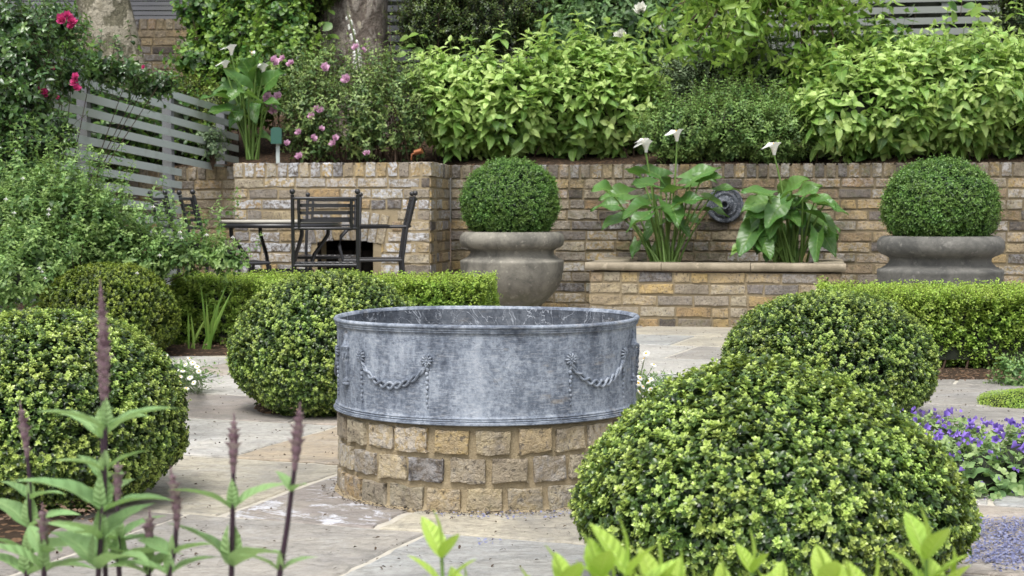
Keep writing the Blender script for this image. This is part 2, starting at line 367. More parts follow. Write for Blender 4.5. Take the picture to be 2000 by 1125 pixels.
def place(mb, tpl, P, D, N, L, tone, mat=0, W=1.0, vec=False):
    V, F = tpl; n = len(P)
    if n == 0: return
    y = nrm(D); z = nrm(N - (N * y).sum(1, keepdims=True) * y); x = np.cross(y, z)
    L = np.broadcast_to(np.asarray(L, float), (n,))
    Wd = np.broadcast_to(np.asarray(W, float), (n,))
    G = P[:, None] + L[:, None, None] * (Wd[:, None, None] * V[None, :, 0:1] * x[:, None] + V[None, :, 1:2] * y[:, None] + V[None, :, 2:3] * z[:, None])
    FF = (F[None] + (np.arange(n) * len(V))[:, None, None]).reshape(-1, 3)
    tn = np.repeat(np.broadcast_to(np.clip(tone, 0, 1), (n,)), len(V))
    mb.add(G.reshape(-1, 3), FF, tn, mat, np.tile(V, (n, 1)) if vec else None)

def sprigs(mb, P, A, ln, npairs, L0, L1, e0, e1, tone0, tone1, tpl, rng, whorl=2, mat=0, droop=0.0, stem=None, stem_r=.0012, jit=.25, bend=0.0, tj=.12, vec=False, terminal=True, dt=0.0):
    n = len(P); A = nrm(A); ln = np.broadcast_to(np.asarray(ln, float), (n,))
    ref = nrm(rng.normal(size=(n, 3))); X = nrm(np.cross(A, ref)); Y = np.cross(A, X)
    szv = .72 + .56 * rng.rand(n); ph0 = rng.rand(n) * 2 * PI; dn = np.array([0, 0, -1.0]); tsh = rng.normal(size=n) * tj + dt
    def cpos(t): return P + A * (ln * t)[:, None] + dn * (bend * ln * t * t)[:, None]
    for j in range(npairs):
        t = j / max(1, npairs - 1); c = cpos(t)
        for k in range(whorl):
            ph = ph0 + j * (PI / whorl) * 1.0 + k * 2 * PI / whorl + rng.normal(size=n) * jit
            rad = np.cos(ph)[:, None] * X + np.sin(ph)[:, None] * Y
            e = e0 + (e1 - e0) * t + rng.normal(size=n) * jit * .7
            D = np.cos(e)[:, None] * rad + np.sin(e)[:, None] * A + dn * droop
            N = np.cos(e)[:, None] * A - np.sin(e)[:, None] * rad + rng.normal(size=(n, 3)) * jit * .5
            L = (L0 + (L1 - L0) * t) * (.8 + .4 * rng.rand(n)) * szv
            place(mb, tpl, c, D, N, L, tone0 + (tone1 - tone0) * t + tsh + rng.normal(size=n) * .06, mat, .85 + .3 * rng.rand(n), vec)
    if terminal: place(mb, tpl, cpos(1.0), A + rng.normal(size=(n, 3)) * .3, X, L1 * .8, tone1 + tsh, mat, 1, vec)
    if stem is not None:
        ks = np.array([0, .5, 1.0]); C = np.stack([cpos(k) for k in ks], 1); V = []
        for q in range(3):
            a = q * 2 * PI / 3; V.append(C + (math.cos(a) * X + math.sin(a) * Y)[:, None] * stem_r)
        V = np.stack(V, 2).reshape(n, 9, 3); F = []
        for i in range(2):
            for q in range(3): F += [[i * 3 + q, i * 3 + (q + 1) % 3, i * 3 + 3 + (q + 1) % 3], [i * 3 + q, i * 3 + 3 + (q + 1) % 3, i * 3 + 3 + q]]
        F = (np.array(F)[None] + (np.arange(n) * 9)[:, None, None]).reshape(-1, 3)
        mb.add(V.reshape(-1, 3), F, .4, stem)

def lump_points(lumps, n, rng, zmin=0.0, lumpy=.06, seed=0, inset=0.12, back=.5, margin=.9):
    """n points near the outer skin of a union of ellipsoids, with outward normals"""
    Ls = np.array(lumps, float); area = Ls[:, 3] * Ls[:, 5] + Ls[:, 4] * Ls[:, 5] + Ls[:, 3] * Ls[:, 4]; idx = rng.choice(len(Ls), n * 3, p=area / area.sum())
    D = nrm(rng.normal(size=(n * 3, 3))); keep = (D[:, 1] < 0) | (rng.rand(n * 3) < back); D = D[keep]; idx = idx[keep]
    c = Ls[idx, :3]; r = Ls[idx, 3:6]
    k = 1 + lumpy * lumps3(D * 2 + c, seed) - inset * rng.rand(len(D)) ** 1.5
    P = c + D * r * k[:, None]; N = nrm(D / r); ok = P[:, 2] > zmin
    for i, L in enumerate(Ls):
        q = (((P - L[:3]) / L[3:6]) ** 2).sum(1); ok &= (q > margin ** 2) | (idx == i)
    P = P[ok]; N = N[ok]; return P[:n], N[:n]

def lump(px, py, Y, rx, ry, depth=None):
    c = at(px, py, Y); S = F_PX / Y
    return (c[0], c[1], c[2], rx / S, depth if depth else (rx / S) * .8, ry / S)

def core(mb, lumps, k, mat, seed=0, zmin=None):
    for i, L in enumerate(lumps):
        s = MB(); s.ball(L[:3], [L[3] * k, L[4] * k, L[5] * k], 20, .2, mat, .08, seed + i)
        V = s.V[0]
        if zmin is not None: V[:, 2] = np.maximum(V[:, 2], zmin)
        mb.add(V, s.F[0], .2, mat)

def copy_obj(o, parent=None):
    c = o.copy(); SC.collection.objects.link(c)
    if parent is not None: c.parent = parent
    for ch in list(o.children): copy_obj(ch, c)
    return c

# ================================================================== SETTING
ROT = -math.atan(.194)                       # the walls run a little towards us on the right
WU = np.array([math.cos(ROT), math.sin(ROT)]); WN = np.array([-WU[1], WU[0]])   # along the wall / away from us
def wall_pt(origin, s, d=0): return np.array([origin[0] + WU[0] * s + WN[0] * d, origin[1] + WU[1] * s + WN[1] * d])

g = MB(); g.add([[-60, -20, -.03], [60, -20, -.03], [60, 90, -.03], [-60, 90, -.03]], [[0, 1, 2, 3]]); g.build('ground', M['soil'], kind='structure')
# raised bed terrain behind the walls
tr = MB(); nx, ny = 70, 50
xs = np.linspace(-9, 9, nx); ys = np.linspace(0, 1, ny); V = []
for j in range(ny):
    for i in range(nx):
        x = xs[i]; y0 = 11.5 - .194 * (x + .453) + .12
        if x < -.56: y0 = 11.5 - .194 * (x + .453) + .12
        y = y0 + ys[j] * 9.0; d = y - y0
        V.append([x, y, 1.045 + min(d, 3.2) * .20 + .03 * float(nz(x * 2.5, y * 2.5, 3)) * min(1, d * 3)])
F = [[j * nx + i, j * nx + i + 1, (j + 1) * nx + i + 1, (j + 1) * nx + i] for j in range(ny - 1) for i in range(nx - 1)]
tr.add(V, F); tr.build('terrain', M['soil'], kind='structure')
# soil on top of the fireplace block
# paving: slabs laid in rows, mortar sheet below
th = math.radians(-20); eu = np.array([math.cos(th), math.sin(th)]); ev = np.array([-math.sin(th), math.cos(th)])
def uv(u, v): return eu * u + ev * v
mo = MB(); q = [uv(-7, .5), uv(7, .5), uv(7, 14), uv(-7, 14)]
TC = np.array([-.068, 4.21]); TR = .413      # round trough centre
mo.add([[*p, .0025] for p in q], [[0, 1, 2, 3]]); mo.build('mortar_bed', M['pointing'], kind='structure')
rows = [(.9, 1.7, None), (1.7, 2.55, None), (2.55, 3.30, [(-3.2, .28), (-2.05, .70), (-1.41, .14), (-.35, .30), (.4, .0), (1.1, .56)]),
        (3.30, 4.10, [(-3.4, .84), (-2.85, .0), (-1.97, .28), (-1.55, .0), (-.62, .84), (.1, .14), (.9, .56)]),
        (4.10, 4.85, [(-4.2, .28), (-3.4, .56), (-2.40, .42), (-1.75, .84), (-1.0, .56), (-.2, .14), (.7, .56)]),
        (4.85, 5.50, [(-4.5, .56), (-3.75, .28), (-2.6, .84), (-1.9, .56), (-1.2, .14), (-.4, .56), (.4, .84)]),
        (5.50, 6.15, [(-4.6, .14), (-3.62, .56), (-3.0, .14), (-2.2, .56), (-1.5, .84), (-.9, .70), (-.1, .56), (.8, .84)]),
        (6.15, 6.9, [(-4.7, .56), (-3.9, .84), (-3.1, .56), (-2.3, .14), (-1.5, .56), (-.7, .70), (.1, .84)]), (6.9, 7.6, None), (7.6, 8.35, None), (8.35, 9.0, None), (9.0, 9.8, None), (9.8, 10.5, None), (10.5, 11.2, None), (11.2, 12, None), (12, 12.8, None)]
pv = MB(); rng = np.random.RandomState(5)
for v0, v1, js in rows:
    if js is None:
        js = []; u = -6.5 + rng.rand() * .4
        while u < 6: js.append((u, rng.choice([0, .14, .28, .56, .7, .84, 1.0], p=[.16, .14, .08, .22, .12, .14, .14]))); u += .45 + rng.rand() * .6
    else:
        u = js[-1][0] + .8; js = list(js)
        while u < 6: js.append((u, rng.choice([0, .14, .56, .84]))); u += .5 + rng.rand() * .5
        u = js[0][0] - .7
        while u > -6.5: js.insert(0, (u, rng.choice([0, .14, .56, .84]))); u -= .7
    for (u0, tn), (u1, _) in zip(js[:-1], js[1:]):
        g0 = .007 + .004 * rng.rand(); a0, a1 = u0 + g0, u1 - g0; b0, b1 = v0 + g0, v1 - g0
        if a1 - a0 < .08: continue
        nu = max(3, int((a1 - a0) / .045)); nv = max(3, int((b1 - b0) / .045))
        per = [(a0 + (a1 - a0) * i / nu, b0) for i in range(nu)] + [(a1, b0 + (b1 - b0) * i / nv) for i in range(nv)] + [(a1 - (a1 - a0) * i / nu, b1) for i in range(nu)] + [(a0, b1 - (b1 - b0) * i / nv) for i in range(nv)]
        per = np.array(per); cen = per.mean(0); wob = rng.normal(size=(len(per), 2)) * .0022
        for i in range(len(per)): per[i] += wob[i] + .006 * np.array([nz(per[i, 0] * 9, per[i, 1] * 9, 8), nz(per[i, 0] * 9, per[i, 1] * 9, 9)])
        z = .006 + .003 * rng.rand(); tl = rng.normal(size=2) * .002; k = len(per)
        inner = cen + (per - cen) * (1 - .006 / np.maximum(np.linalg.norm(per - cen, axis=1), .1))[:, None]
        mk = lambda Q, zz: [[*(uv(*p)), zz + (p[0] - cen[0]) * tl[0] + (p[1] - cen[1]) * tl[1]] for p in Q]
        VV = mk(inner, z) + mk(per, z - .004) + mk(per, -.02) + mk([cen], z)
        FF = [[3 * k, i, (i + 1) % k, (i + 1) % k] for i in range(k)]
        FF = [[3 * k, i, (i + 1) % k] for i in range(k)]
        Q = []
        for i in range(k): Q += [[i, k + i, k + (i + 1) % k, (i + 1) % k], [k + i, 2 * k + i, 2 * k + (i + 1) % k, k + (i + 1) % k]]
        stain = 1.0 if (v0 == 3.30 and u0 == -1.97) else 0.0
        tn = float(tn) + .02; pv.add(VV, FF, float(tn), 0, (stain, 0, .001), smooth=False); pv.add(VV, Q, float(tn), 0, (stain, 0, .001), smooth=False)
pv.build('paving', M['stone'], kind='structure')

def soil_patch(pts, z0=.012, h=.03, seed=1, name='soil'):
    pts = np.array(pts, float); c = pts.mean(0); mb = MB(); k = len(pts) * 6
    per = []
    for i in range(len(pts)):
        a, b = pts[i], pts[(i + 1) % len(pts)]
        for t in range(6): p = a + (b - a) * t / 6; per.append(p + .02 * np.array([nz(p[0] * 8, p[1] * 8, seed), nz(p[0] * 8, p[1] * 8, seed + 1)]))
    per = np.array(per); rings = [1.0, .93, .8, .6, .35]; V = []
    for i, r in enumerate(rings):
        for p in per:
            q = c + (p - c) * r; V.append([q[0], q[1], (-.01 if i == 0 else z0 + h * min(1, i / 2) + .008 * nz(q[0] * 25, q[1] * 25, seed + 3))])
    V.append([c[0], c[1], z0 + h]); F = []
    for i in range(len(rings) - 1):
        for j in range(k): F.append([i * k + j, i * k + (j + 1) % k, (i + 1) * k + (j + 1) % k, (i + 1) * k + j])
    mb.add(V, F); i = len(rings) - 1; mb.add(V, [[i * k + j, i * k + (j + 1) % k, len(V) - 1] for j in range(k)])
    return mb.build(name, M['soil'], kind='structure')

# ------------------------------------------------------------------ bricks
def brick_template(nx=5, ny=2, nz_=3):
    V = {}; F = []
    def vid(i, j, k):
        if (i, j, k) not in V: V[(i, j, k)] = len(V)
        return V[(i, j, k)]
    for i in range(nx):
        for k in range(nz_):
            F.append([vid(i, 0, k), vid(i + 1, 0, k), vid(i + 1, 0, k + 1), vid(i, 0, k + 1)]); F.append([vid(i, ny, k), vid(i, ny, k + 1), vid(i + 1, ny, k + 1), vid(i + 1, ny, k)])
    for i in range(nx):
        for j in range(ny):
            F.append([vid(i, j, 0), vid(i, j + 1, 0), vid(i + 1, j + 1, 0), vid(i + 1, j, 0)]); F.append([vid(i, j, nz_), vid(i + 1, j, nz_), vid(i + 1, j + 1, nz_), vid(i, j + 1, nz_)])
    for j in range(ny):
        for k in range(nz_):
            F.append([vid(0, j, k), vid(0, j, k + 1), vid(0, j + 1, k + 1), vid(0, j + 1, k)]); F.append([vid(nx, j, k), vid(nx, j + 1, k), vid(nx, j + 1, k + 1), vid(nx, j, k + 1)])
    G = np.array([[i, j, k] for (i, j, k), _ in sorted(V.items(), key=lambda q: q[1])], float)
    def warp(g, n):
        t = g / n; e = .04
        out = t.copy()
        if n > 2: out = np.where(g == 1, e * 1.5, np.where(g == n - 1, 1 - e * 1.5, t))
        return out - .5
    P = np.stack([warp(G[:, 0], nx), warp(G[:, 1], ny), warp(G[:, 2], nz_)], 1)
    edge = ((G == 0) | (G == np.array([nx, ny, nz_]))).sum(1)
    return P, np.array(F), edge
BT = brick_template()
def brick(mb, c, X, Nn, Zv, size, tone, vec, rng, jit=.0025):
    P, F, E = BT; s = np.array(size)
    r = .0022; near_ = (np.abs(P) > .40) & (np.abs(P) < .499)
    Q = P * s; Q = np.where(near_, np.sign(P) * (s / 2 - .006), Q)
    Q = Q - np.sign(P) * (np.abs(P) > .499) * (E >= 2)[:, None] * r * (.3 + 1.2 * rng.rand(len(P), 1))
    jj = rng.normal(size=Q.shape) * jit * .8; jj[:, 1] *= .45; Q += jj
    W = np.asarray(c) + Q[:, 0:1] * X + Q[:, 1:2] * Nn + Q[:, 2:3] * Zv
    mb.add(W, F, tone, 0, vec, smooth=False)
def brick_wall(name, parent_or_loc, p0, u, length, z0, courses, damp=lambda s, z: 0, hole=None, coping=True, bloom=.5, seed=0, gauge=.075, depth=.10, thick=.215, mb=None, left_end=True, cop_h=.105, blen=.225, proud=.0045, tonefun=None):
    """face of the wall starts at p0 (xy) and runs along u; wall body lies to the left-normal side"""
    rng = np.random.RandomState(seed); u = nrm(np.array(u, float)); nn = np.array([-u[1], u[0]]); own = mb is None
    mb = mb or MB(); X = np.array([u[0], u[1], 0]); Nn = np.array([nn[0], nn[1], 0]); Zv = np.array([0, 0, 1.0])
    tf = tonefun or (lambda: rng.rand() if rng.rand() < .93 else .98)
    for k in range(courses):
        z = z0 + gauge * (k + .5); s = -(blen / 2) * (k % 2) - rng.rand() * .03
        while s < length:
            L = blen * (.97 + .06 * rng.rand()) if rng.rand() < .78 else blen / 2
            a, b = max(s, 0), min(s + L, length); s += L
            if b - a < .03: continue
            if hole:
                iv = hole(0, z, 'iv')
                if iv:
                    if a >= iv[0] and b <= iv[1]: continue
                    if a < iv[0] < b: b = iv[0]
                    elif a < iv[1] < b: a = iv[1]
                    if b - a < .025: continue
            m = (a + b) / 2
            bl = (rng.rand() ** 2) * bloom * 1.6
            c = np.array([*(np.array(p0) + u * m + nn * (depth / 2 - proud + rng.normal() * .0015)), z + rng.normal() * .0015])
            brick(mb, c, X, Nn, Zv, (b - a - .011, depth, gauge - .012), tf(), (rng.rand(), min(1, bl), damp(m, z)), rng)
    top = z0 + gauge * courses
    if coping:
        s = 0
        while s < length - .02:
            L = .076 + rng.rand() * .006; m = s + L / 2; s += L
            c = np.array([*(np.array(p0) + u * m + nn * (thick / 2 - proud - .001)), top + cop_h / 2])
            brick(mb, c, X, Nn, Zv, (L - .013, thick, cop_h - .008), tf(), (rng.rand(), min(1, rng.rand() ** 1.5 * bloom * 2), min(1, damp(m, top) + .15)), rng, .003)
        top += cop_h - .012
    # mortar body
    ns = max(2, int(length / .1)); nz_ = max(2, int((top - z0) / .06)); ss = np.linspace(.004, length - .004, ns + 1); zz = np.linspace(z0 - .02, top - .006, nz_ + 1)
    for dd, fl in ((.004, False), (thick - .006, True)):
        V = []; VC = []
        for z in zz:
            for s_ in ss:
                p = np.array(p0) + u * s_ + nn * (dd + (rng.normal() * .001)); V.append([p[0], p[1], z]); VC.append([0, 0, damp(s_, z) + .001])
        F = []
        for j in range(nz_):
            for i in range(ns):
                if hole and hole((ss[i] + ss[i + 1]) / 2, (zz[j] + zz[j + 1]) / 2, -.02) : continue
                F.append([j * (ns + 1) + i, j * (ns + 1) + i + 1, (j + 1) * (ns + 1) + i + 1, (j + 1) * (ns + 1) + i])
        n0 = mb.n; mb.add(V, F, .5, 1); mb.L[-1] = np.array(VC)
    P = lambda s_, d: list(np.array(p0) + u * s_ + nn * d)
    for s_ in (.004, length - .004):
        mb.add([[*P(s_, .004), z0 - .02], [*P(s_, thick - .006), z0 - .02], [*P(s_, thick - .006), top - .006], [*P(s_, .004), top - .006]], [[0, 1, 2, 3]], .5, 1, (0, 0, .001), False)
    mb.add([[*P(.004, .004), top - .006], [*P(length - .004, .004), top - .006], [*P(length - .004, thick - .006), top - .006], [*P(.004, thick - .006), top - .006]], [[0, 1, 2, 3]], .5, 1, (0, 0, .001), False)
    return mb

BM = [M['brick'], M['mortar']]
# --- back retaining wall: 13 courses + brick on edge, top at 1.09
BW0 = np.array([-.453, 11.5])
def damp_back(s, z):
    px = s
    d = .55
    if 1.2 < s < 2.9 and z < .95: d += .65 * max(0, 1 - abs(s - 2.1) / 1.1) * (1.1 if z < .75 else .5)
    if s > .9: d += .22
    if z > .95: d += .15
    if s < .35: d += .2
    return min(1, d)
mb = brick_wall('w', None, BW0, WU, 5.6, -.0, 13, damp_back, bloom=.42, seed=3)
o = mb.build('garden_wall', BM, loc=(1.5, 11.2, 0)); tagit(o, 'long yellow stock brick retaining wall with brick-on-edge top behind the two stone urns', 'wall')
# left low recess bit beside the slatted fence
bl0 = BW0 - WU * 3.0
mb = brick_wall('w', None, bl0, WU, 2.95, 0, 13, lambda s, z: .55, bloom=.3, seed=4)
o = mb.build('garden_wall', BM, loc=(bl0[0], bl0[1], 0)); tagit(o, 'short dark mossy stretch of brick wall in the corner between the slatted fence and the fireplace', 'wall')
# --- fireplace breast
FP_R = np.array([-.563, 10.74]); FPL = 1.42
fp0 = FP_R - WU * FPL
hc = FPL - (840 - 670) / 282.0              # centre of the opening along the wall
def hole(m, z, w_):
    d = abs(m - hc); half = .245
    if w_ == 'iv':
        if z < .53: return (hc - half - .003, hc + half + .003)
        if z < .74: return (hc - .27 - .09 * (z - .5) / .2, hc + .27 + .09 * (z - .5) / .2)
        return None
    archz = .50 + .03 * (1 - (d / half) ** 2)
    if w_ < 0: return d < half and z < archz + .005
    # the ring of upright bricks is left free too
    if z < archz + .02: return d < half + w_ * .5 - .02 and d < half + .06
    return d < half + .05 and z < archz + .245 - .10 * (d / half) ** 2
fpt = thing('brick_fireplace', 'projecting yellow brick fireplace block with an arched opening behind the iron chairs', 'fireplace', (*(fp0 + WU * .7 + WN * .3), 0))
mb = brick_wall('w', None, fp0, WU, FPL, 0, 13, lambda s, z: .03 + (.12 if z < .4 else 0), hole, bloom=.85, seed=7, tonefun=None)
# arch bricks, upright
rng = np.random.RandomState(9)
for i in range(9):
    t = (i - 4) / 4.0; m = hc + t * .265; ang = -t * .22
    zc = .50 + .03 * (1 - t * t) + .112
    X3 = np.array([WU[0] * math.cos(ang), WU[1] * math.cos(ang), math.sin(ang) * 1.0]); Z3 = np.array([-WU[0] * math.sin(ang), -WU[1] * math.sin(ang), math.cos(ang)])
    c = np.array([*(fp0 + WU * m + WN * .045), zc]); brick(mb, c, X3, np.array([*WN, 0]), Z3, (.057, .10, .205), rng.rand() * .9, (0, rng.rand() ** 2, .05), rng)
# return side
mbr = brick_wall('w', None, FP_R, nrm(np.array([-.453, 11.52]) - FP_R), .765, 0, 13, lambda s, z: .18 + .4 * (s > .6), bloom=.6, seed=8, mb=mb, thick=.14)
mbl = brick_wall('w', None, fp0 + WN * .8, -WN, .8, 0, 13, lambda s, z: .2, bloom=.5, seed=11, mb=mb, thick=.14)
mb.build('brickwork', BM, fpt)
# dark box behind the opening and top filling
bx = MB(); C = fp0 + WU * hc
for (s0, s1, d0, d1, z0, z1) in ((-.26, -.245, .02, .6, 0, .56), (.245, .26, .02, .6, 0, .56), (-.26, .26, .6, .62, 0, .56), (-.26, .26, .12, .6, .54, .56), (-.26, .26, .02, .6, .0, .02)):
    cc = C + WU * (s0 + s1) / 2 + WN * (d0 + d1) / 2; bx.box([*cc, (z0 + z1) / 2], (s1 - s0, d1 - d0, z1 - z0), ROT)
for i in range(7):
    cc = C + WU * (-.21 + i * .07) + WN * .30; bx.box([*cc, .24], (.064, .02, .44), ROT)
bx.build('fire_box', M['wooddk'], fpt)
tp = MB(); a = [fp0 + WN * .1, fp0 + WU * FPL + WN * .1, fp0 + WU * FPL + WN * .9, fp0 + WN * .9]
a[1] = a[1] - WU * .06; a[2] = a[2] - WU * .06; tp.add([[*p, 1.06] for p in a], [[0, 1, 2, 3]]); tp.build('soil_top', M['soil'], fpt)

# --- raised brick trough for the arum lilies
PQ = thing('raised_planter', 'low brick planter with rounded sandstone coping built against the garden wall', 'planter', (1.28, 10.2, 0))
p0 = np.array([.50, 10.02]); PL = 1.58
mb = brick_wall('w', None, p0, WU, PL, -.01, 5, lambda s, z: .32 + (.25 if z < .1 else 0), coping=False, bloom=.2, seed=21, gauge=.0735, thick=.16)
brick_wall('w', None, p0 + WN * 1.2, -WN, 1.2, -.01, 5, lambda s, z: .3, coping=False, bloom=.2, seed=22, gauge=.0735, thick=.16, mb=mb)
brick_wall('w', None, p0 + WU * PL, WN, 1.0, -.01, 5, lambda s, z: .3, coping=False, bloom=.2, seed=23, gauge=.0735, thick=.16, mb=mb)
mb.build('brickwork', BM, PQ)
def bullnose(pa, pb, mb, z=.363, wd=.20, h=.05, over=.03, gap=.002):
    pa = np.array(pa); pb = np.array(pb); u = nrm(pb - pa); nn = np.array([-u[1], u[0]]); L = np.linalg.norm(pb - pa)
    prof = [(wd - over, 0), (.0, 0)] + [(-over + .012 - math.sin(a) * .016 + .004, h / 2 - math.cos(a) * h / 2) for a in np.linspace(0.1, PI - .1, 9)] + [(.0, h), (wd - over, h)]
    ns = 14; V = []; r = np.random.RandomState(int(L * 100))
    for i in range(ns + 1):
        s = gap + (L - 2 * gap) * i / ns
        for (d, zz) in prof: p = pa + u * s + nn * d; V.append([p[0], p[1], z + zz + r.normal() * .0006])
    k = len(prof); F = [[i * k + j, (i + 1) * k + j, (i + 1) * k + (j + 1) % k, i * k + (j + 1) % k] for i in range(ns) for j in range(k)]
    mb.add(V, F)
    for e in (0, ns): c = e * k; mb.add(V[c:c + k] , [[0, j, j + 1] for j in range(1, k - 1)], smooth=False)
cp = MB(); cuts = [0, .46, 1.02, PL + .0]
for i in range(3): bullnose(p0 - WU * (.03 if i == 0 else 0) + WU * cuts[i], p0 + WU * cuts[i + 1] + WU * (.03 if i == 2 else 0), cp)
bullnose(p0 + WN * 1.2, p0 + WN * .175, cp); bullnose(p0 + WU * PL + WN * .175, p0 + WU * PL + WN * 1.0, cp)
cp.build('coping', M['coping'], PQ)
wt = MB(); q = [p0 + WU * .1 + WN * .1, p0 + WU * (PL - .1) + WN * .1, p0 + WU * (PL - .1) + WN * 1.1, p0 + WU * .1 + WN * 1.1]
wt.add([[*p, .335] for p in q], [[0, 1, 2, 3]]); wt.build('soil_surface', M['soil'], PQ)

# --- wall boss (old spout)
bc = at(1418, 400, 11.06); bmb = MB()
prof = [(.0, .0), (.118, 0), (.128, .008), (.13, .018), (.122, .026), (.108, .022), (.10, .014), (.092, .016), (.086, .028), (.078, .030), (.072, .024), (.062, .024), (.056, .040), (.046, .05), (.036, .052), (.034, .085), (.030, .092), (.022, .09), (.019, .06), (.0, .055)]
s = MB(); s.lathe(prof, n=40); V = s.V[0]
Vw = np.stack([bc[0] + V[:, 0] * WU[0] - V[:, 2] * WN[0], bc[1] + V[:, 0] * WU[1] - V[:, 2] * WN[1], bc[2] + V[:, 1]], 1)
bmb.add(Vw, s.F[0]); M['bosslead'] = leadmat('boss_lead', .68)
wy = 11.5 - .194 * (bc[0] + .453) - .005; off = wy - bc[1]
o = bmb.build('fountain_spout', M['bosslead'], loc=(bc[0], bc[1], bc[2])); o.location = (bc[0], wy, bc[2])
tagit(o, 'round lead spout boss with concentric rings fixed to the brick wall between the arum lilies', 'fountain spout')

# --- rear boundary wall and fences
rb = brick_wall('w', None, (-6.2, 14.9), (1, 0), 4.6, 1.1, 18, lambda s, z: .42, bloom=.35, seed=31, cop_h=.11)
o = rb.build('boundary_wall', BM, loc=(-4, 14.9, 1.1)); tagit(o, 'weathered brick boundary wall at the back left behind the plane tree', 'wall')
def slat_fence(name, label, p0, p1, z0, z1, pitch, sl, mat, posts, thick=.02, gapy=.03):
    p0 = np.array(p0, float); p1 = np.array(p1, float); L = np.linalg.norm(p1 - p0); u = (p1 - p0) / L; nn = np.array([-u[1], u[0]]); rz = math.atan2(u[1], u[0])
    t = thing(name, label, 'fence', (*((p0 + p1) / 2), z0)); mb = MB(); z = z1 - sl / 2; r = np.random.RandomState(int(L * 10)); c = (p0 + p1) / 2
    while z > z0:
        mb.box([c[0], c[1], z + r.normal() * .001], (L, thick, sl), rz); z -= pitch
    mb.build('slats', mat, t)
    for s in posts:
        p = p0 + u * s + nn * (thick / 2 + gapy + .003); pb = MB(); pb.box([p[0], p[1], (z0 + z1) / 2 - .01], (.06, gapy * 2, z1 - z0 - .02), rz); pb.build('post', mat, t)
    return t
def left_fence():
    p0 = np.array([-2.95, 8.6]); p1 = np.array([-2.385, 11.28]); p2 = np.array([-2.16, 12.35]); t = thing('slatted_fence', 'pale grey slatted fence running back along the left towards the brick corner', 'fence', (-2.6, 10.2, 0)); mb = MB(); u = (p1 - p0) / np.linalg.norm(p1 - p0); nn = np.array([-u[1], u[0]]) * .006; r = np.random.RandomState(3)
    for i in range(18):
        zt0 = 1.735 - i * .0905; e = p2 if zt0 - .055 * 2.7 > 1.12 else p1; L = np.linalg.norm(e - p0); z0, z1 = zt0 + r.normal() * .001, zt0 - .055 * L
        V = [[*(q + sg * nn), zz + dz] for q, zz in ((p0, z0), (e, z1)) for sg in (-1, 1) for dz in (-.050, 0)]
        mb.add(V, [[0, 1, 3, 2], [4, 6, 7, 5], [0, 4, 5, 1], [2, 3, 7, 6], [0, 2, 6, 4], [1, 5, 7, 3]], .5, 0, smooth=False)
    mb.build('slats', M['slat'], t)
    for s_, zb_ in ((.25, 0), (1.35, 0), (2.62, 0), (3.6, 1.1)):
        p = p0 + u * s_ + nn * 7; zt_ = 1.735 - .055 * s_ - .01; pb = MB(); pb.box([p[0], p[1], (zb_ + zt_) / 2], (.05, .07, zt_ - zb_), math.atan2(u[1], u[0])); pb.build('post', M['slatdk'], t)  # posts coloured darker than the slats to carry the shade behind them
left_fence()
slat_fence('slatted_fence', 'fine-slatted dark grey fence standing on the back boundary wall', (-6.2, 14.99), (-1.65, 14.99), 2.55, 4.2, .046, .037, M['slatdk'], (.6, 2.4, 4.2), .018)
slat_fence('slatted_fence', 'grey slatted fence panel just right of the second plane trunk', (-1.6, 14.2), (-.3, 14.2), 1.5, 3.4, .090, .055, M['slatdk'], (.1, 1.2))
slat_fence('slatted_fence', 'faded grey slatted fence in shade at the back right above the hydrangea', (1.6, 13.3), (6.2, 12.5), 1.45, 3.6, .0905, .055, M['slatgn'], (.9, 2.0, 3.3, 4.3))
slat_fence('slatted_fence', 'grey slatted fence hidden in the shrubs at the back centre', (-.3, 14.4), (2.0, 14.3), 1.5, 3.6, .0905, .055, M['slatgn'], (.3, 1.9))

# --- plane trees
def trunk(name, label, base, top, r0, r1, mat, seed, flare=.25, limbs=True):
    t = thing(name, label, 'tree', base); base = np.array(base, float); top = np.array(top, float)
    n = 36; k = 26; V = []; r = np.random.RandomState(seed)
    for j in range(k):
        f = j / (k - 1); c = base + (top - base) * f; c[0] += .04 * math.sin(f * 5 + seed)
        rr = r0 + (r1 - r0) * f + flare * r0 * math.exp(-f * 9)
        for i in range(n):
            a = i * 2 * PI / n; q = rr * (1 + .05 * math.sin(3 * a + seed + f * 3) + .03 * math.sin(7 * a + f * 9 + seed) + .02 * r.normal() * .5)
            V.append([c[0] + q * math.cos(a), c[1] + q * math.sin(a), c[2]])
    mb = MB(); mb.add(V, [[j * n + i, j * n + (i + 1) % n, (j + 1) * n + (i + 1) % n, (j + 1) * n + i] for j in range(k - 1) for i in range(n)])
    if limbs:
        for q in range(3):
            a = q * 2.1 + seed; d = np.array([math.cos(a), math.sin(a), 1.2]); P = [top - [0, 0, .3]] + [top + d * f * 1.4 + [0, 0, f * f * .5] for f in (.3, .6, 1)]
            mb.tube(P, [r1 * .7, r1 * .5, r1 * .4, r1 * .28], 10)
    mb.build('trunk', mat, t); return t
b = at(236, 165, 13.7); u_ = at(203, -20, 13.7); d_ = (u_ - b); 
trunk('plane_tree', 'smooth mottled plane tree trunk rising behind the grey fence at the left', (b[0], 13.7, 1.4), b + d_ * 4.2, .235, .19, M['bark'], 1, .5)
b = at(690, 120, 13.3); u_ = at(694, -20, 13.3); d_ = (u_ - b)
trunk('plane_tree', 'thick rough brown plane tree trunk behind the pink rose and foxglove', (b[0], 13.3, 1.35), b + d_ * 6, .30, .25, M['bark2'], 4, .5)

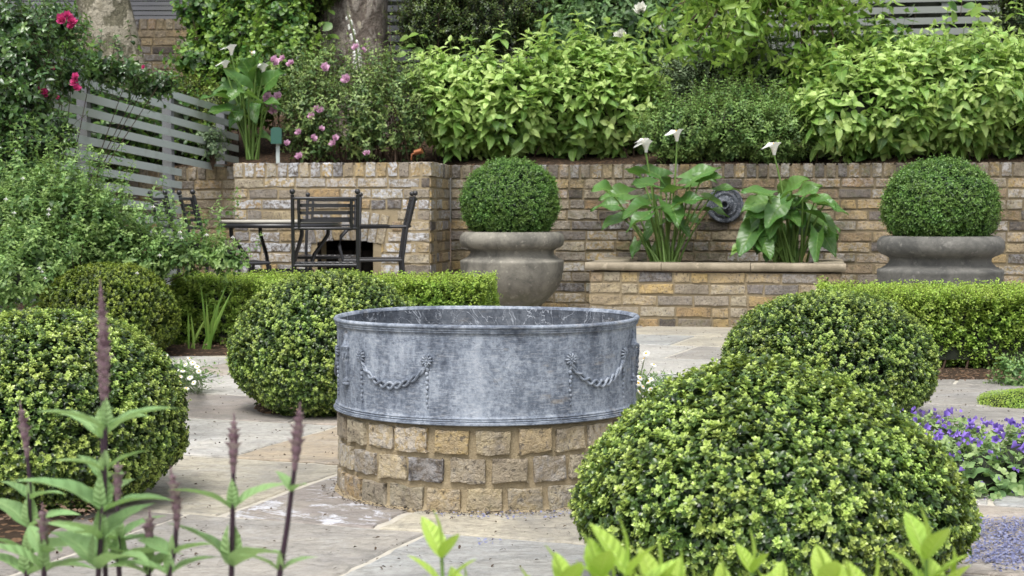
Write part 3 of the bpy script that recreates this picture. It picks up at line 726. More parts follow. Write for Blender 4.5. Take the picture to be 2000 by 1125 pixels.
# ================================================================== ROUND TROUGH
base = thing('brick_plinth', 'circular plinth of stock brick headers carrying the round lead planter', 'plinth', (TC[0], TC[1], 0))
rng = np.random.RandomState(12); mb = MB()
tn_near = [.45, .80, .15, .62, .85, .32, .10, .50, .70, .88, .30, .80, .40, .60]
for k in range(3):
    z = -.001 + .0735 * (k + .5); nb = 24
    for i in range(nb):
        a = (i + .5 * (k % 2) + .1 * k) * 2 * PI / nb + rng.normal() * .006; R = .401 + rng.normal() * .0012
        X = np.array([-math.sin(a), math.cos(a), 0]); Nn = -np.array([math.cos(a), math.sin(a), 0])
        c = np.array([TC[0], TC[1], z + rng.normal() * .0012]) - Nn * (R - .05)
        tone = rng.choice([.13, .16, .35, .38, .42, .45, .5, .56, .66, .82, .86])
        deg = math.degrees(a) % 360
        if k == 1 and 246 < deg < 256.5: tone = .985
        brick(mb, c, X, Nn, np.array([0, 0, 1.0]), (.0925 + rng.normal() * .004, .10, .0625 + rng.normal() * .0012), tone, (rng.rand(), rng.rand() ** 2 * .55, (.55 if k == 0 else .12) * (.6 + .6 * rng.rand())), rng, .0024)
BR = .3935
mb.lathe([(BR - .10, .222), (BR - .001, .222), (BR, .20)] + [(BR + .001 * math.sin(i * 2.), .20 - i * .018) for i in range(1, 11)] + [(BR + .006, .012), (BR + .018, .006), (BR + .024, -.01)], (TC[0], TC[1], 0), 120, .5, 1,
         rfun=lambda a, z: 1 + .003 * np.sin(a * 23 + z * 90) + .002 * np.sin(a * 51 - z * 130))
mb.L[-1] = np.broadcast_to([0, 0, .06], (len(mb.V[-1]), 3))
mb.build('brickwork', BM, base)

lead = thing('lead_planter', 'round grey lead planter with swag and urn relief on the brick plinth', 'planter', (TC[0], TC[1], .226))
zb, zt = .226, .468; RO = .402
def seg(z, r): return (r, z)
prof = [(.0, zb + .02), (RO - .03, zb + .02), (RO - .012, zb + .02), (RO - .007, zt - .008), (RO - .004, zt - .001), (RO + .001, zt + .0015), (RO + .006, zt + .0005), (RO + .0095, zt - .0035), (RO + .008, zt - .008), (RO + .004, zt - .0095),
        (RO + .006, zt - .0115), (RO + .0055, zt - .014), (RO + .003, zt - .015), (RO + .0045, zt - .017), (RO + .0035, zt - .0195), (RO, zt - .0205)]
prof += [(RO, z) for z in np.linspace(zt - .03, zb + .02, 8)]
for i in range(3):
    z = zb + .013 - i * .0052; prof += [(RO + .001 + i * .0014, z + .0025), (RO + .004 + i * .0014, z + .0012), (RO + .004 + i * .0014, z - .0006), (RO + .0015 + i * .0014, z - .002)]
prof += [(RO + .0095, zb + .002), (RO + .0085, zb - .003), (RO + .002, zb - .004), (RO - .03, zb - .004)]
def leadw(a, z): return 1 + .0022 * np.sin(2 * a + 1) + .0012 * np.sin(5 * a + z * 20) + .0008 * np.sin(13 * a + z * 40)
def wavez(V): V[:, 2] += .0016 * np.sin(3 * np.arctan2(V[:, 1] - TC[1], V[:, 0] - TC[0]) + .8) * ((V[:, 2] > .4)) ; return V
mb = MB(); mb.lathe(prof[3:], (TC[0], TC[1], 0), 160, .5, 0, rfun=leadw); wavez(mb.V[0]); mb.build('body', M['lead'], lead)
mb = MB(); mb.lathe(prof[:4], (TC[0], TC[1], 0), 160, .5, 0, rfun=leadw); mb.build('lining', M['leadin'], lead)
def on_lead(deg, z, out=0.0):
    """deg: 0 = facing the camera, positive to the right"""
    a = math.radians(deg) - PI / 2; R = (RO + out) * float(leadw(a, z)); return np.array([TC[0] + R * math.cos(a), TC[1] + R * math.sin(a), z])
def fr(deg):
    a = math.radians(deg) - PI / 2; return np.array([-math.sin(a), math.cos(a), 0]), np.array([math.cos(a), math.sin(a), 0])
def rosette(deg, z, r):
    mb = MB(); X, O = fr(deg); c = on_lead(deg, z); Z = np.array([0, 0, 1.0])
    for i in range(10):
        a = i * 2 * PI / 10; d = math.cos(a) * X + math.sin(a) * Z
        P = [c + d * r * f + O * h for f, h in ((.2, .004), (.55, .0065), (.85, .006), (1, .001))]; mb.tube(P, [r * .10, r * .17, r * .2, r * .07], 6)
    mb.ball(c + O * .005, r * .25, 8); return mb.build('rosette', M['lead'], lead)
def garland(d0, d1, z0, sag, drop):
    mb = MB(); n = 34
    for s in (0, 1):
        P = []
        for i in range(n * 2 + 1):
            t = i / (n * 2.0); deg = d0 + (d1 - d0) * t; z = z0 - sag * (1 - (2 * t - 1) ** 2) ** .8
            w_ = .0058 * (.6 + .8 * math.sin(PI * t)) * math.sin(t * PI * 9 + s * PI); P.append(on_lead(deg, z + w_, .003 + .0015 * math.cos(t * PI * 9 + s * PI)))
        mb.tube(P, .0038, 6)
    for d in (d0, d1):
        for i in range(9):
            f = i / 8.0; c = on_lead(d, z0 - .012 - f * drop, .0015); mb.ball(c + fr(d)[0] * (.001 * (-1) ** i), [.0052 * (1 - .45 * f), .0052 * (1 - .45 * f), .0066 * (1 - .3 * f)], 8)
    return mb.build('garland', M['lead'], lead)
def urn(deg, z0, z1):
    mb = MB(); X, O = fr(deg); H = z1 - z0; c0 = on_lead(deg, z0, .001)
    pr = [(.0, 0), (.010, 0), (.010, .04), (.006, .06), (.009, .09), (.0035, .13), (.003, .18), (.004, .22), (.0045, .30), (.008, .48), (.0095, .60), (.0085, .66), (.0125, .70), (.0125, .72), (.0095, .74), (.007, .80), (.005, .85), (.0065, .89), (.004, .95), (.0, 1.0)]
    s = MB(); s.lathe([(r * 1.05, z * H) for r, z in pr], n=16); V = s.V[0]
    W = c0 + V[:, 0:1] * X * 1.35 + V[:, 1:2] * O * 1.2 + V[:, 2:3] * np.array([0, 0, 1.0]); mb.add(W, s.F[0])
    for sg in (-1, 1):
        mb.tube([c0 + X * sg * x + O * .006 + np.array([0, 0, z * H]) for x, z in ((.008, .64), (.016, .68), (.017, .60), (.010, .50))], .0018, 6)
        mb.tube([c0 + X * sg * x + O * .010 + np.array([0, 0, z * H]) for x, z in ((.009, .60), (.004, .50), (.0, .48))], .0018, 6)
    return mb.build('urn_relief', M['lead'], lead)
for dR in ((-51, -20.5), (-106, -75), (32, 62), (83, 113), (140, 170), (195, 225)):
    garland(dR[0], dR[1], .372, .058, .092)
    for d in dR: rosette(d, .381, .0155)
urn(-63, .300, .440); urn(72.5, .302, .440)

# ================================================================== STONE URNS with clipped balls
def pot_profile(k=1.0):
    return [(0, .0), (.135, 0), (.15, .008), (.155, .03), (.168, .065), (.203, .105), (.252, .153), (.290, .195), (.318, .235), (.338, .285), (.348, .34), (.352, .392), (.353, .402), (.348, .409), (.330, .416), (.308, .428), (.290, .445), (.283, .462), (.287, .476), (.304, .487),
            (.326, .494), (.345, .508), (.355, .530), (.357, .550), (.353, .572), (.341, .590), (.324, .600), (.304, .602), (.288, .596), (.282, .580), (.280, .54), (.0, .54)]
def stone_urn(loc, label, mat):
    t = thing('stone_urn', label, 'urn', loc, 'large cast stone urns standing before the garden wall'); mb = MB(); mb.lathe(pot_profile(), loc, 72, .5, 0, rfun=lambda a, z: 1 + .004 * np.sin(2 * a + z * 8)); mb.build('bowl', mat, t)
    s = MB(); s.ball((loc[0], loc[1], loc[2] + .575), (.281, .281, .02), 24); s.build('compost', M['soil'], t); return t
pl = at(1000, 500, 10.6); pr_ = at(1836, 500, 8.95)
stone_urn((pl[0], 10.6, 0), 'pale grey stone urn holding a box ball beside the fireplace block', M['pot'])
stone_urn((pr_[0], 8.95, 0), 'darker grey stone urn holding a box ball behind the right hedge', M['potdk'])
def fine_ball(c, r, label, seed):
    rng = np.random.RandomState(seed); mb = MB(); lum = [(c[0], c[1], c[2], r[0], r[0], r[1])]
    P, N = lump_points(lum, 8000, rng, c[2] - r[1] * .78, .035, seed, .05, 1.0)
    A = N + [0, 0, .25] + rng.normal(size=N.shape) * .35
    sprigs(mb, P - A * (.014 - .022 * rng.rand(len(P), 1) ** 4), A, .024, 3, .0155, .012, .1, .7, .08, .95, T_BOX, rng, 2, droop=0, tj=.2)
    core(mb, lum, .93, 1, seed, c[2] - r[1] * .8); b = MB()
    o = mb.build('box_ball', [M['box_fine'], M['core']], loc=(c[0], c[1], c[2] - r[1] * .78)); return tagit(o, label, 'topiary', 'clipped box balls growing in the stone urns')
fine_ball((pl[0] - .01, 10.6, .80), (.322, .285), 'clipped round box ball in the pale urn beside the fireplace block', 51)
fine_ball((pr_[0], 8.95, .77), (.315, .262), 'clipped round box ball in the darker urn at the right', 52)

# ================================================================== BOX MOUNDS
def mound(c, R, H, label, seed, n, mat='box', sc=1.0, peak=0.0, ry=None, lightness=0.0):
    rng = np.random.RandomState(seed); mb = MB(); zc = H * .36; ry = ry or R
    up = [(c[0], c[1], zc, R, ry, H - zc)]
    D = nrm(rng.normal(size=(n * 2, 3))); D = D[D[:, 2] > -.82][:n]
    sz = np.where(D[:, 2] > 0, H - zc, zc * 1.15); k = 1 + .035 * lumps3(D * 1.6, seed) - .03 * rng.rand(len(D))
    lo = np.where(D[:, 2] < 0, 1 - .06 * D[:, 2] ** 2, 1)
    # squarer shoulders
    hor = np.sqrt(np.maximum(1 - D[:, 2] ** 2, 0)); sq = np.where(D[:, 2] > 0, 1 + .05 * np.sin(2 * np.arcsin(np.clip(D[:, 2], -1, 1))), 1)
    if peak: sq = np.where(D[:, 2] > 0, 1 - peak * np.sin(2 * np.arcsin(np.clip(D[:, 2], -1, 1))), 1)
    P = np.stack([c[0] + D[:, 0] * R * k * lo * sq - (peak * .5 * np.maximum(D[:, 2], 0)), c[1] + D[:, 1] * ry * k * lo * sq, zc + D[:, 2] * sz * k * sq], 1)
    N = nrm(np.stack([D[:, 0] / R, D[:, 1] / ry, D[:, 2] / sz], 1))
    ok = P[:, 2] > .015; P = P[ok]; N = N[ok]; m = len(P)
    A = nrm(N * .75 + [0, 0, .45] + rng.normal(size=N.shape) * .22)
    ht = rng.rand(m); prof_ = (ht ** 1.2) * .018 * sc; P = P + A * prof_[:, None]
    patch = lumps3(N * 3.5, seed + 5); young = rng.rand(m) < .54 + .28 * patch
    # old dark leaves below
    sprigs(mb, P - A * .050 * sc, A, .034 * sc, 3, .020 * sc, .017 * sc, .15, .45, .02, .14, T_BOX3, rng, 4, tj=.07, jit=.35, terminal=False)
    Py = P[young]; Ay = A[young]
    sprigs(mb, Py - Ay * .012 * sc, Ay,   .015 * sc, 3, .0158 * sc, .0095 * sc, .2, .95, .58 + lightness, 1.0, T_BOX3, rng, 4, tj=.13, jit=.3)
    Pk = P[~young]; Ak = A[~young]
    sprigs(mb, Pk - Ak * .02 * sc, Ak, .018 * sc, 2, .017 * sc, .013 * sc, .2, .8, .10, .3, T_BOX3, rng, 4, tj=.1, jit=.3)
    core(mb, [(c[0], c[1], zc, R * (.90 - peak), ry * (.90 - peak), (H - zc) * (.90 - 1.3 * peak))], 1.0, 1, seed)
    cv = mb.V[-1]; lo_ = cv[:, 2] < zc; cv[lo_, 2] = zc + (cv[lo_, 2] - zc) * (zc * .93 / ((H - zc) * (.90 - 1.3 * peak)))
    o = mb.build('box_mound', [M[mat], M['core']], loc=(c[0], c[1], 0)); return tagit(o, label, 'shrub', 'clipped evergreen mounds around the lead planter')
def ctr(px, Y): return ((px - 1000) / F_PX * Y, Y)
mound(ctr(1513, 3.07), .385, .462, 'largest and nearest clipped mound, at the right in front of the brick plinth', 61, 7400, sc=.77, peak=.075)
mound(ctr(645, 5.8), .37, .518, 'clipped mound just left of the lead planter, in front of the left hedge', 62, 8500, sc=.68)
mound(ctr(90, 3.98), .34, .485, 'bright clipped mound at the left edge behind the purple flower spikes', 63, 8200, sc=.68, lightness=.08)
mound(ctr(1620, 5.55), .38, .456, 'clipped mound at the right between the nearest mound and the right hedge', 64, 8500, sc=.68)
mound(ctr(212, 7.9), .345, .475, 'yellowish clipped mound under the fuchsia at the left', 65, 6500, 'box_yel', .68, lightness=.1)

def hedge(corner, u, Ls, W, H, label, seed, n):
    """block hedge from corner along u"""
    rng = np.random.RandomState(seed); mb = MB(); u = nrm(np.array([*u, 0])); v = np.array([-u[1], u[0], 0]); c0 = np.array([*corner, 0])
    faces = [('top', Ls * W), ('front', Ls * H), ('back', Ls * H * .5), ('l', W * H), ('r', W * H)]; tot = sum(a for _, a in faces); Ps = []; Ns = []
    for f, a in faces:
        m = int(n * a / tot); s = rng.rand(m); t = rng.rand(m); one = np.ones((m, 1))
        if f == 'top': P = c0 + u * (s * Ls)[:, None] + v * (t * W)[:, None] + [0, 0, H]; N = np.array([0, 0, 1.0]) * one
        elif f == 'front': P = c0 + u * (s * Ls)[:, None] + np.array([0, 0, 1]) * (.03 + (t ** .8) * (H - .03))[:, None]; N = -v * one; P = P + v * (.05 * (1 - t) ** 2)[:, None]
        elif f == 'back': P = c0 + v * W + u * (s * Ls)[:, None] + np.array([0, 0, 1]) * (t * H)[:, None]; N = v * one
        elif f == 'l': P = c0 + v * (s * W)[:, None] + np.array([0, 0, 1]) * (.03 + t * H)[:, None]; N = -u * one
        else: P = c0 + u * Ls + v * (s * W)[:, None] + np.array([0, 0, 1]) * (.03 + t * H)[:, None]; N = u * one
        Ps.append(P); Ns.append(N)
    P = np.concatenate(Ps); N = np.concatenate(Ns)
    cen = c0 + u * Ls / 2 + v * W / 2 + [0, 0, H / 2]; q = P - cen
    wob = .016 * nz(P[:, 0] * 7, P[:, 1] * 7 + P[:, 2] * 9, seed)
    # soften corners
    e = np.maximum(0, np.abs(q @ u) / (Ls / 2) - .93) * np.maximum(0, np.abs(P[:, 2] / H) - .7) * 1.0
    P = P + N * (wob - .012 * rng.rand(len(P)))[:, None] - np.sign(q) * (np.maximum(0, P[:, 2:3] / H - .86) * .22 * np.maximum(0, np.abs(q @ v) / (W / 2) - .7)[:, None])
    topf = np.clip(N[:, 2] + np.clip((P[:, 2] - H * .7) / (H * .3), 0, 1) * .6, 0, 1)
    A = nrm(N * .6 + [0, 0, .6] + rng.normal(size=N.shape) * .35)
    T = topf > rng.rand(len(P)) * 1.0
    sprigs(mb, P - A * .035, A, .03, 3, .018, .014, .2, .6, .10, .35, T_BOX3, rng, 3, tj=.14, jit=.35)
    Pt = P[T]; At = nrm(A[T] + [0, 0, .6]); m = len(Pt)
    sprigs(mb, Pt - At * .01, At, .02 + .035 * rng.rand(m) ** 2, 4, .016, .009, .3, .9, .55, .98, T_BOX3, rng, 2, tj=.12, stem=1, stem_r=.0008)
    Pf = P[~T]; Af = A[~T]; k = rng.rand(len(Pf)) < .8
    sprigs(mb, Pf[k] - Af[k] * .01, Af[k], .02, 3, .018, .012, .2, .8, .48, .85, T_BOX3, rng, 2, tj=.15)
    hb = c0 + u * Ls / 2 + v * W / 2; mb.box([hb[0], hb[1], H / 2 + .02], (Ls - .08, W - .09, H - .10), math.atan2(u[1], u[0]), .2, 2)
    for i in range(int(Ls / .14)):
        s = rng.rand() * Ls; p = c0 + u * s + v * .06; mb.tube([p + [0, 0, 0], p + np.array([rng.normal() * .03, -.01, .08]), p + np.array([rng.normal() * .05, 0.0, .2])], [.006, .005, .003], 5, .4, 1)
    o = mb.build('clipped_hedge', [M['hedge'], M['twig'], M['core']], loc=(hb[0], hb[1], 0)); return tagit(o, label, 'hedge', 'low clipped hedges bordering the terrace')
hl = ctr(330, 8.35); hr_ = ctr(952, 8.1)
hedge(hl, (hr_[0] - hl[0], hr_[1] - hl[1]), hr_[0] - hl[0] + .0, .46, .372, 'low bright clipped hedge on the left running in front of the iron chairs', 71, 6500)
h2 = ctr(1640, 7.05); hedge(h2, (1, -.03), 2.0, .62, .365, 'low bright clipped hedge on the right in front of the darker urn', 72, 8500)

# soil in the beds
soil_patch([gnd(350, 700)[:2] + [-3, .0], gnd(350, 700)[:2], gnd(480, 697)[:2], (.1, 7.9), (.15, 9.1), (-1.5, 9.2), (-5, 9.2)], .006, .02, 2)
soil_patch([(-2.6, 3.2), (-1.05, 3.40), (-1.02, 3.9), (-1.1, 4.5), (-1.45, 5.0), (-2.8, 5.5)], .004, .02, 4)
soil_patch([(h2[0] - .15, 6.82), (h2[0] + 2.5, 6.78), (h2[0] + 2.5, 8), (h2[0] - .1, 8)], .006, .02, 6)
c = ctr(620, 6.0)
for (cx, cy, rr, sd_) in ((c[0], 5.85, .25, 8), (ctr(1620, 5.55)[0], 5.55, .24, 9), (ctr(1508, 3.07)[0], 3.07, .28, 10)):
    soil_patch([(cx + rr * math.cos(a), cy + rr * math.sin(a)) for a in np.arange(0, 6.28, PI / 4)], .006, .015, sd_)

# ================================================================== SHRUBS OF THE RAISED BED
def shrub(name, label, cat, lumps, n, mat, rng_seed, ln, npairs, L0, L1, e0, e1, t0, t1, tpl, group=None, zmin=1.05, whorl=2, droop=0, bend=0, up=.5, rj=.35, twigs=0, corek=.0, vec=False, stem_r=.0015, inset=.3, back=.35, lumpy=.12, tj=.12, loc=None, margin=.85, stems_to=None, dt_top=.25, whips=.16, tbase=None):
    rng = np.random.RandomState(rng_seed); mb = MB()
    P, N = lump_points(lumps, n, rng, zmin, lumpy, rng_seed, inset, back, margin)
    A = nrm(N * .7 + [0, 0, up] + rng.normal(size=N.shape) * rj)
    wq = (rng.rand(len(P)) < whips) & (N[:, 2] > -.2); P[wq] += (N[wq] * .6 + np.array([0, 0, .6])) * (ln * (.3 + 1.3 * rng.rand(wq.sum())))[:, None]; A[wq] = nrm(A[wq] + [0, 0, .8])
    Ls = np.array(lumps); cz = (Ls[:, 2]).mean(); rz_ = Ls[:, 5].max()
    c0 = np.array([Ls[:, 0].mean(), Ls[:, 1].mean(), zmin]) if loc is None else np.array(loc, float)
    t = thing(name, label, cat, c0, group)
    sprigs(mb, P - A * (ln * .5), A, ln * (.7 + .6 * rng.rand(len(P))), npairs, L0, L1, e0, e1, t0, t1, tpl, rng, whorl, 0, droop, 1, stem_r, .28, bend, tj, vec)
    if corek: core(mb, lumps, corek, 2, rng_seed, zmin)
    mb.build('foliage', [M[mat], M['twig'] if mat not in ('hydr', 'fuch', 'arum') else M['stem'], M['core']], t)
    if twigs:
        tb = MB()
        for i in rng.choice(len(P), min(twigs, len(P)), replace=False):
            b = np.array([c0[0] + rng.normal() * Ls[:, 3].mean() * .35, c0[1] + rng.normal() * .1, zmin - .03]); 
            li = np.argmin(((Ls[:, :3] - P[i]) ** 2).sum(1)); b[0] = Ls[li, 0] + rng.normal() * Ls[li, 3] * .35
            if tbase is not None: b = np.array(tbase) + rng.normal(size=3) * [.06, .04, 0]
            m1 = b * .55 + P[i] * .45 + np.array([0, 0, .05]); tb.tube([b, m1 * .6 + b * .4 + rng.normal(size=3) * .01, m1 + rng.normal(size=3) * .02, P[i]], [.006, .005, .0035, .002], 5)
        tb.build('branches', M['twig'], t)
    t['_pts'] = 0
    return t, P, N
def lp(*a): return lump(*a)
HG = 'lime green hydrangeas on the raised bed'
shrub('hydrangea', 'large lime green hydrangea on the bed above the pale urn', 'shrub', [lp(900, 215, 12.0, 85, 80), lp(990, 205, 12.0, 110, 95), lp(1110, 200, 12.1, 115, 95), lp(1215, 215, 12.1, 90, 85), lp(860, 175, 12.2, 50, 50), lp(1150, 150, 12.2, 100, 60)],
      760, 'hydr', 101, .14, 4, .110, .062, .15, .7, .3, .95, T_OV5, HG, droop=.25, up=.9, twigs=70, corek=.68, vec=True, stem_r=.003, inset=.4, tj=.2)
shrub('hydrangea', 'large lime green hydrangea on the bed above the darker urn', 'shrub', [lp(1660, 225, 11.3, 90, 75), lp(1760, 205, 11.3, 110, 90), lp(1880, 195, 11.3, 120, 105), lp(1985, 205, 11.3, 90, 95), lp(1800, 150, 11.6, 120, 60), lp(1930, 130, 11.6, 90, 55), lp(2080, 190, 11.3, 80, 100)],
      860, 'hydr', 102, .14, 4, .110, .062, .15, .7, .3, .92, T_OV5, HG, droop=.25, up=.9, twigs=70, corek=.68, vec=True, stem_r=.003, inset=.4, tj=.2)
shrub('low_shrub', 'low fine-leaved mid green shrub spilling to the wall top between the hydrangeas', 'shrub', [lp(1330, 262, 11.5, 75, 50), lp(1420, 255, 11.6, 90, 60), lp(1520, 262, 11.5, 90, 55), lp(1600, 265, 11.5, 50, 40), lp(1440, 235, 11.9, 100, 50)],
      2400, 'fine', 103, .09, 6, .034, .018, .1, .6, .4, 1.0, T_OV, up=.5, droop=.1, corek=.7, twigs=20, tj=.2, whips=.3)
shrub('grey_shrub', 'upright grey-green small-leaved shrub behind the low fine-leaved one', 'shrub', [lp(1370, 160, 12.5, 85, 70), lp(1480, 165, 12.5, 90, 75), lp(1430, 120, 12.7, 80, 50)],
      1500, 'grey', 104, .12, 7, .030, .020, .2, .7, .35, 1.0, T_OV, whips=.3, up=.9, corek=.6, twigs=40)
shrub('anemone_clump', 'clump of jagged mid green leaves beside the right hydrangea', 'plant', [lp(1580, 190, 12.0, 55, 60), lp(1620, 130, 12.3, 70, 50), lp(1700, 105, 12.3, 90, 40), lp(1560, 240, 11.8, 40, 40)],
      420, 'climb', 105, .12, 3, .075, .05, .1, .6, .4, .75, T_RND, up=.8, droop=.2, corek=.5, twigs=20)
tR, PR, NR = shrub('rose_bush', 'airy rose bush with pale pink blooms on the bed above the fireplace block', 'rose bush', [lp(620, 235, 11.9, 80, 75), lp(720, 230, 11.9, 80, 80), lp(790, 225, 11.9, 55, 85), lp(620, 165, 12.2, 70, 50), lp(750, 165, 12.2, 70, 50)],
      1350, 'rose', 106, .13, 5, .036, .026, .1, .6, .3, .95, T_OV, up=.5, inset=.7, twigs=90, corek=.0, droop=.1, whips=.35, lumpy=.25)
shrub('climbing_hydrangea', 'leafy light green climber sprawling over the bank left of the rough plane trunk', 'climber', [lp(420, 130, 12.9, 60, 60), lp(500, 90, 12.9, 80, 90), lp(550, 70, 12.8, 55, 80), lp(430, 30, 13.1, 70, 60), lp(550, 150, 12.5, 60, 60), lp(470, 190, 12.6, 60, 60), lp(390, 170, 12.9, 40, 60)],
      1500, 'climb', 107, .12, 4, .062, .04, .05, .5, .15, .85, T_RND, up=.25, droop=.3, corek=.75, twigs=30, tj=.26, whips=.3, lumpy=.25)
shrub('ivy', 'dark glossy ivy hanging around the base of the rough plane trunk', 'ivy', [lp(530, 15, 13.2, 80, 55), lp(595, 60, 13.2, 28, 70), lp(600, -30, 13.0, 70, 40)],
      900, 'dark', 108, .10, 4, .05, .035, .0, .4, .2, .75, T_RND, up=-.2, droop=.4, corek=.8)
shrub('evergreen_shrub', 'dark glossy small-leaved evergreen shrub at the top centre', 'shrub', [lp(850, 50, 13.0, 75, 65), lp(950, 45, 13.0, 90, 75), lp(1040, 35, 13.1, 60, 70), lp(900, -20, 13.1, 110, 60)],
      2600, 'dark', 109, .10, 6, .030, .018, .2, .7, .1, .75, T_OV, up=.5, corek=.8, twigs=20)
tV, PV, NV = shrub('viburnum', 'broad-leaved blue-green shrub with a white rose scrambling through it', 'shrub', [lp(1120, 70, 13.0, 80, 60), lp(1210, 60, 13.0, 80, 70), lp(1150, 10, 13.2, 100, 60), lp(1280, 60, 13.0, 60, 70)],
      900, 'vib', 110, .12, 4, .068, .05, .1, .5, .25, .8, T_OV5, up=.4, droop=.3, corek=.75, vec=True, twigs=20)
shrub('evergreen_shrub', 'dark evergreen shrub cut off by the top right corner in front of the fence', 'shrub', [lp(1990, 50, 12.2, 50, 60), lp(2060, 60, 12.2, 70, 80), lp(1995, -20, 12.2, 50, 50)],
      900, 'dark', 111, .10, 6, .034, .02, .2, .7, .1, .75, T_OV, up=.5, corek=.8, twigs=10)
shrub('laurel', 'dark leafy shrub filling the gap behind the viburnum at the back', 'shrub', [lp(1180, 10, 14.0, 180, 110), lp(1420, 20, 14.0, 160, 120), lp(1560, 60, 13.6, 100, 90), lp(1430, -60, 14.0, 200, 80)],
      1300, 'climb', 112, .14, 4, .075, .05, .1, .5, .0, .5, T_OV, up=.3, droop=.3, corek=.85)
shrub('laurel', 'dark leafy shrub behind the grey fence slats at the far left', 'shrub', [lp(150, 250, 11.9, 160, 110), lp(330, 260, 12.6, 110, 90), lp(10, 250, 10.6, 140, 160), lp(60, 130, 12.2, 140, 80)],
      1500, 'climb', 113, .14, 4, .07, .045, .1, .5, .05, .6, T_OV, up=.3, droop=.3, corek=.85, zmin=.3)
shrub('box_shrub', 'small yellow-green bush at the foot of the left climber beside the arum', 'shrub', [lp(415, 215, 12.4, 45, 45), lp(385, 190, 12.6, 45, 40)], 500, 'box_yel', 114, .08, 5, .022, .014, .2, .6, .2, .7, T_OV, up=.5, corek=.7)
shrub('sky_block_hedge', 'added tall dark hedge blocking the sky behind the boundary wall and fences at the back left', 'hedge', [(x, 16.6 + .2 * math.sin(x * 3), 2.9, 1.5, .9, 2.3) for x in (-7, -5.2, -3.6, -2.2, -.8)],
      1500, 'dark', 115, .16, 4, .07, .05, .1, .5, .0, .5, T_OV, up=.3, corek=.9, zmin=1.3)  # hedge added so the fence gaps look dark instead of showing sky
shrub('sky_block_hedge', 'added tall dark hedge blocking the sky behind the slatted fences at the back right', 'hedge', [(x, 16.0 - .36 * x, 2.8, 1.5, .8, 2.3) for x in (.6, 2.0, 3.4, 4.8, 6.2, 7.5)],
      1500, 'dark', 116, .16, 4, .07, .05, .1, .5, .0, .5, T_OV, up=.3, corek=.9, zmin=1.3)  # likewise added to keep bright sky out of the slat gaps
# drooping branches of a small tree, top right of centre
def hanging_tree():
    rng = np.random.RandomState(120); t = thing('small_tree', 'small tree with drooping yellow-green lance leaves hanging over the bed right of centre', 'tree', (*at(1560, 180, 12.3)[:2], 1.2))
    br = MB(); lf = MB(); root = at(1545, 290, 12.4); root[2] = 1.15; crown = at(1570, -60, 12.3)
    br.tube([root, (root + crown) / 2 + [.06, 0, 0], crown], [.035, .028, .02], 8)
    ends = [(1290, 110, 11.6), (1330, 60, 11.7), (1385, 100, 11.8), (1430, 30, 11.7), (1470, 90, 11.9), (1530, 60, 11.8), (1585, 120, 11.9), (1640, 150, 11.8), (1680, 60, 11.9), (1620, 30, 12), (1360, 10, 12), (1500, 10, 12), (1720, 10, 12.1), (1555, 160, 11.9), (1275, 60, 11.8), (1420, 75, 11.6), (1310, 20, 11.7), (1655, 95, 12.0), (1450, 130, 12.1)]
    PP = []; AA = []
    for (x, y, Y) in ends:
        e = at(x, y, Y); m = crown * .45 + e * .55 + np.array([0, 0, .16]); pts = [crown - [0, 0, .25 * rng.rand()], crown * .75 + m * .25 + [0, 0, .02], m, e * .6 + m * .4 + rng.normal(size=3) * .03, e]
        br.tube(pts, [.012, .010, .007, .005, .003], 6)
        for k in range(36):
            f = rng.rand(); i = min(3, int(f * 3) + 1); q = pts[i] + (pts[min(i + 1, 4)] - pts[i]) * (f * 3 % 1) if i < 4 else pts[4]
            q = q + rng.normal(size=3) * [.09, .09, .06]; PP.append(q); AA.append(nrm(np.array([rng.normal() * .7 - .25, rng.normal() * .6 - .2, -.25 + rng.normal() * .35])))
    PP = np.array(PP); AA = np.array(AA)
    sprigs(lf, PP, AA, .09, 3, .085, .07, .2, .7, .45, .9, T_LAN2, rng, 2, 0, .35, 1, .0015, .3, .3, .15, True)
    br.build('branches', M['twig'], t); lf.build('foliage', [M['lance'], M['twig']], t)
hanging_tree()
# a leafy spray hanging in from above at the right
rng = np.random.RandomState(131); t = thing('leafy_spray', 'spray of heart-shaped bright leaves hanging in from the top right', 'branch', at(1880, -30, 11.0)); mb = MB(); P = []; 
for (x, y) in ((1860, 20), (1885, -10), (1905, 15), (1870, 42), (1895, 30), (1850, 5), (1878, 5), (1895, -30), (1870, -30), (1470, 15 - 40), (1345, 20 - 40)): P.append(at(x, y, 11.0 + rng.normal() * .05))
P = np.array(P); place(mb, T_RND, P, np.array([.6, -.3, -.5]) * np.sign(rng.normal(size=(len(P), 1))) * [1, 1, np.nan if False else 1] + rng.normal(size=P.shape) * .3, np.array([0, -.6, .8]) + rng.normal(size=P.shape) * .2, .10, .55 + rng.rand(len(P)) * .3)
mb.tube([at(1880, -120, 11.1), at(1882, -30, 11.05), at(1876, 30, 11.0)], [.004, .003, .002], 5, .5, 1); mb.build('leaves', [M['climb'], M['twig']], t)

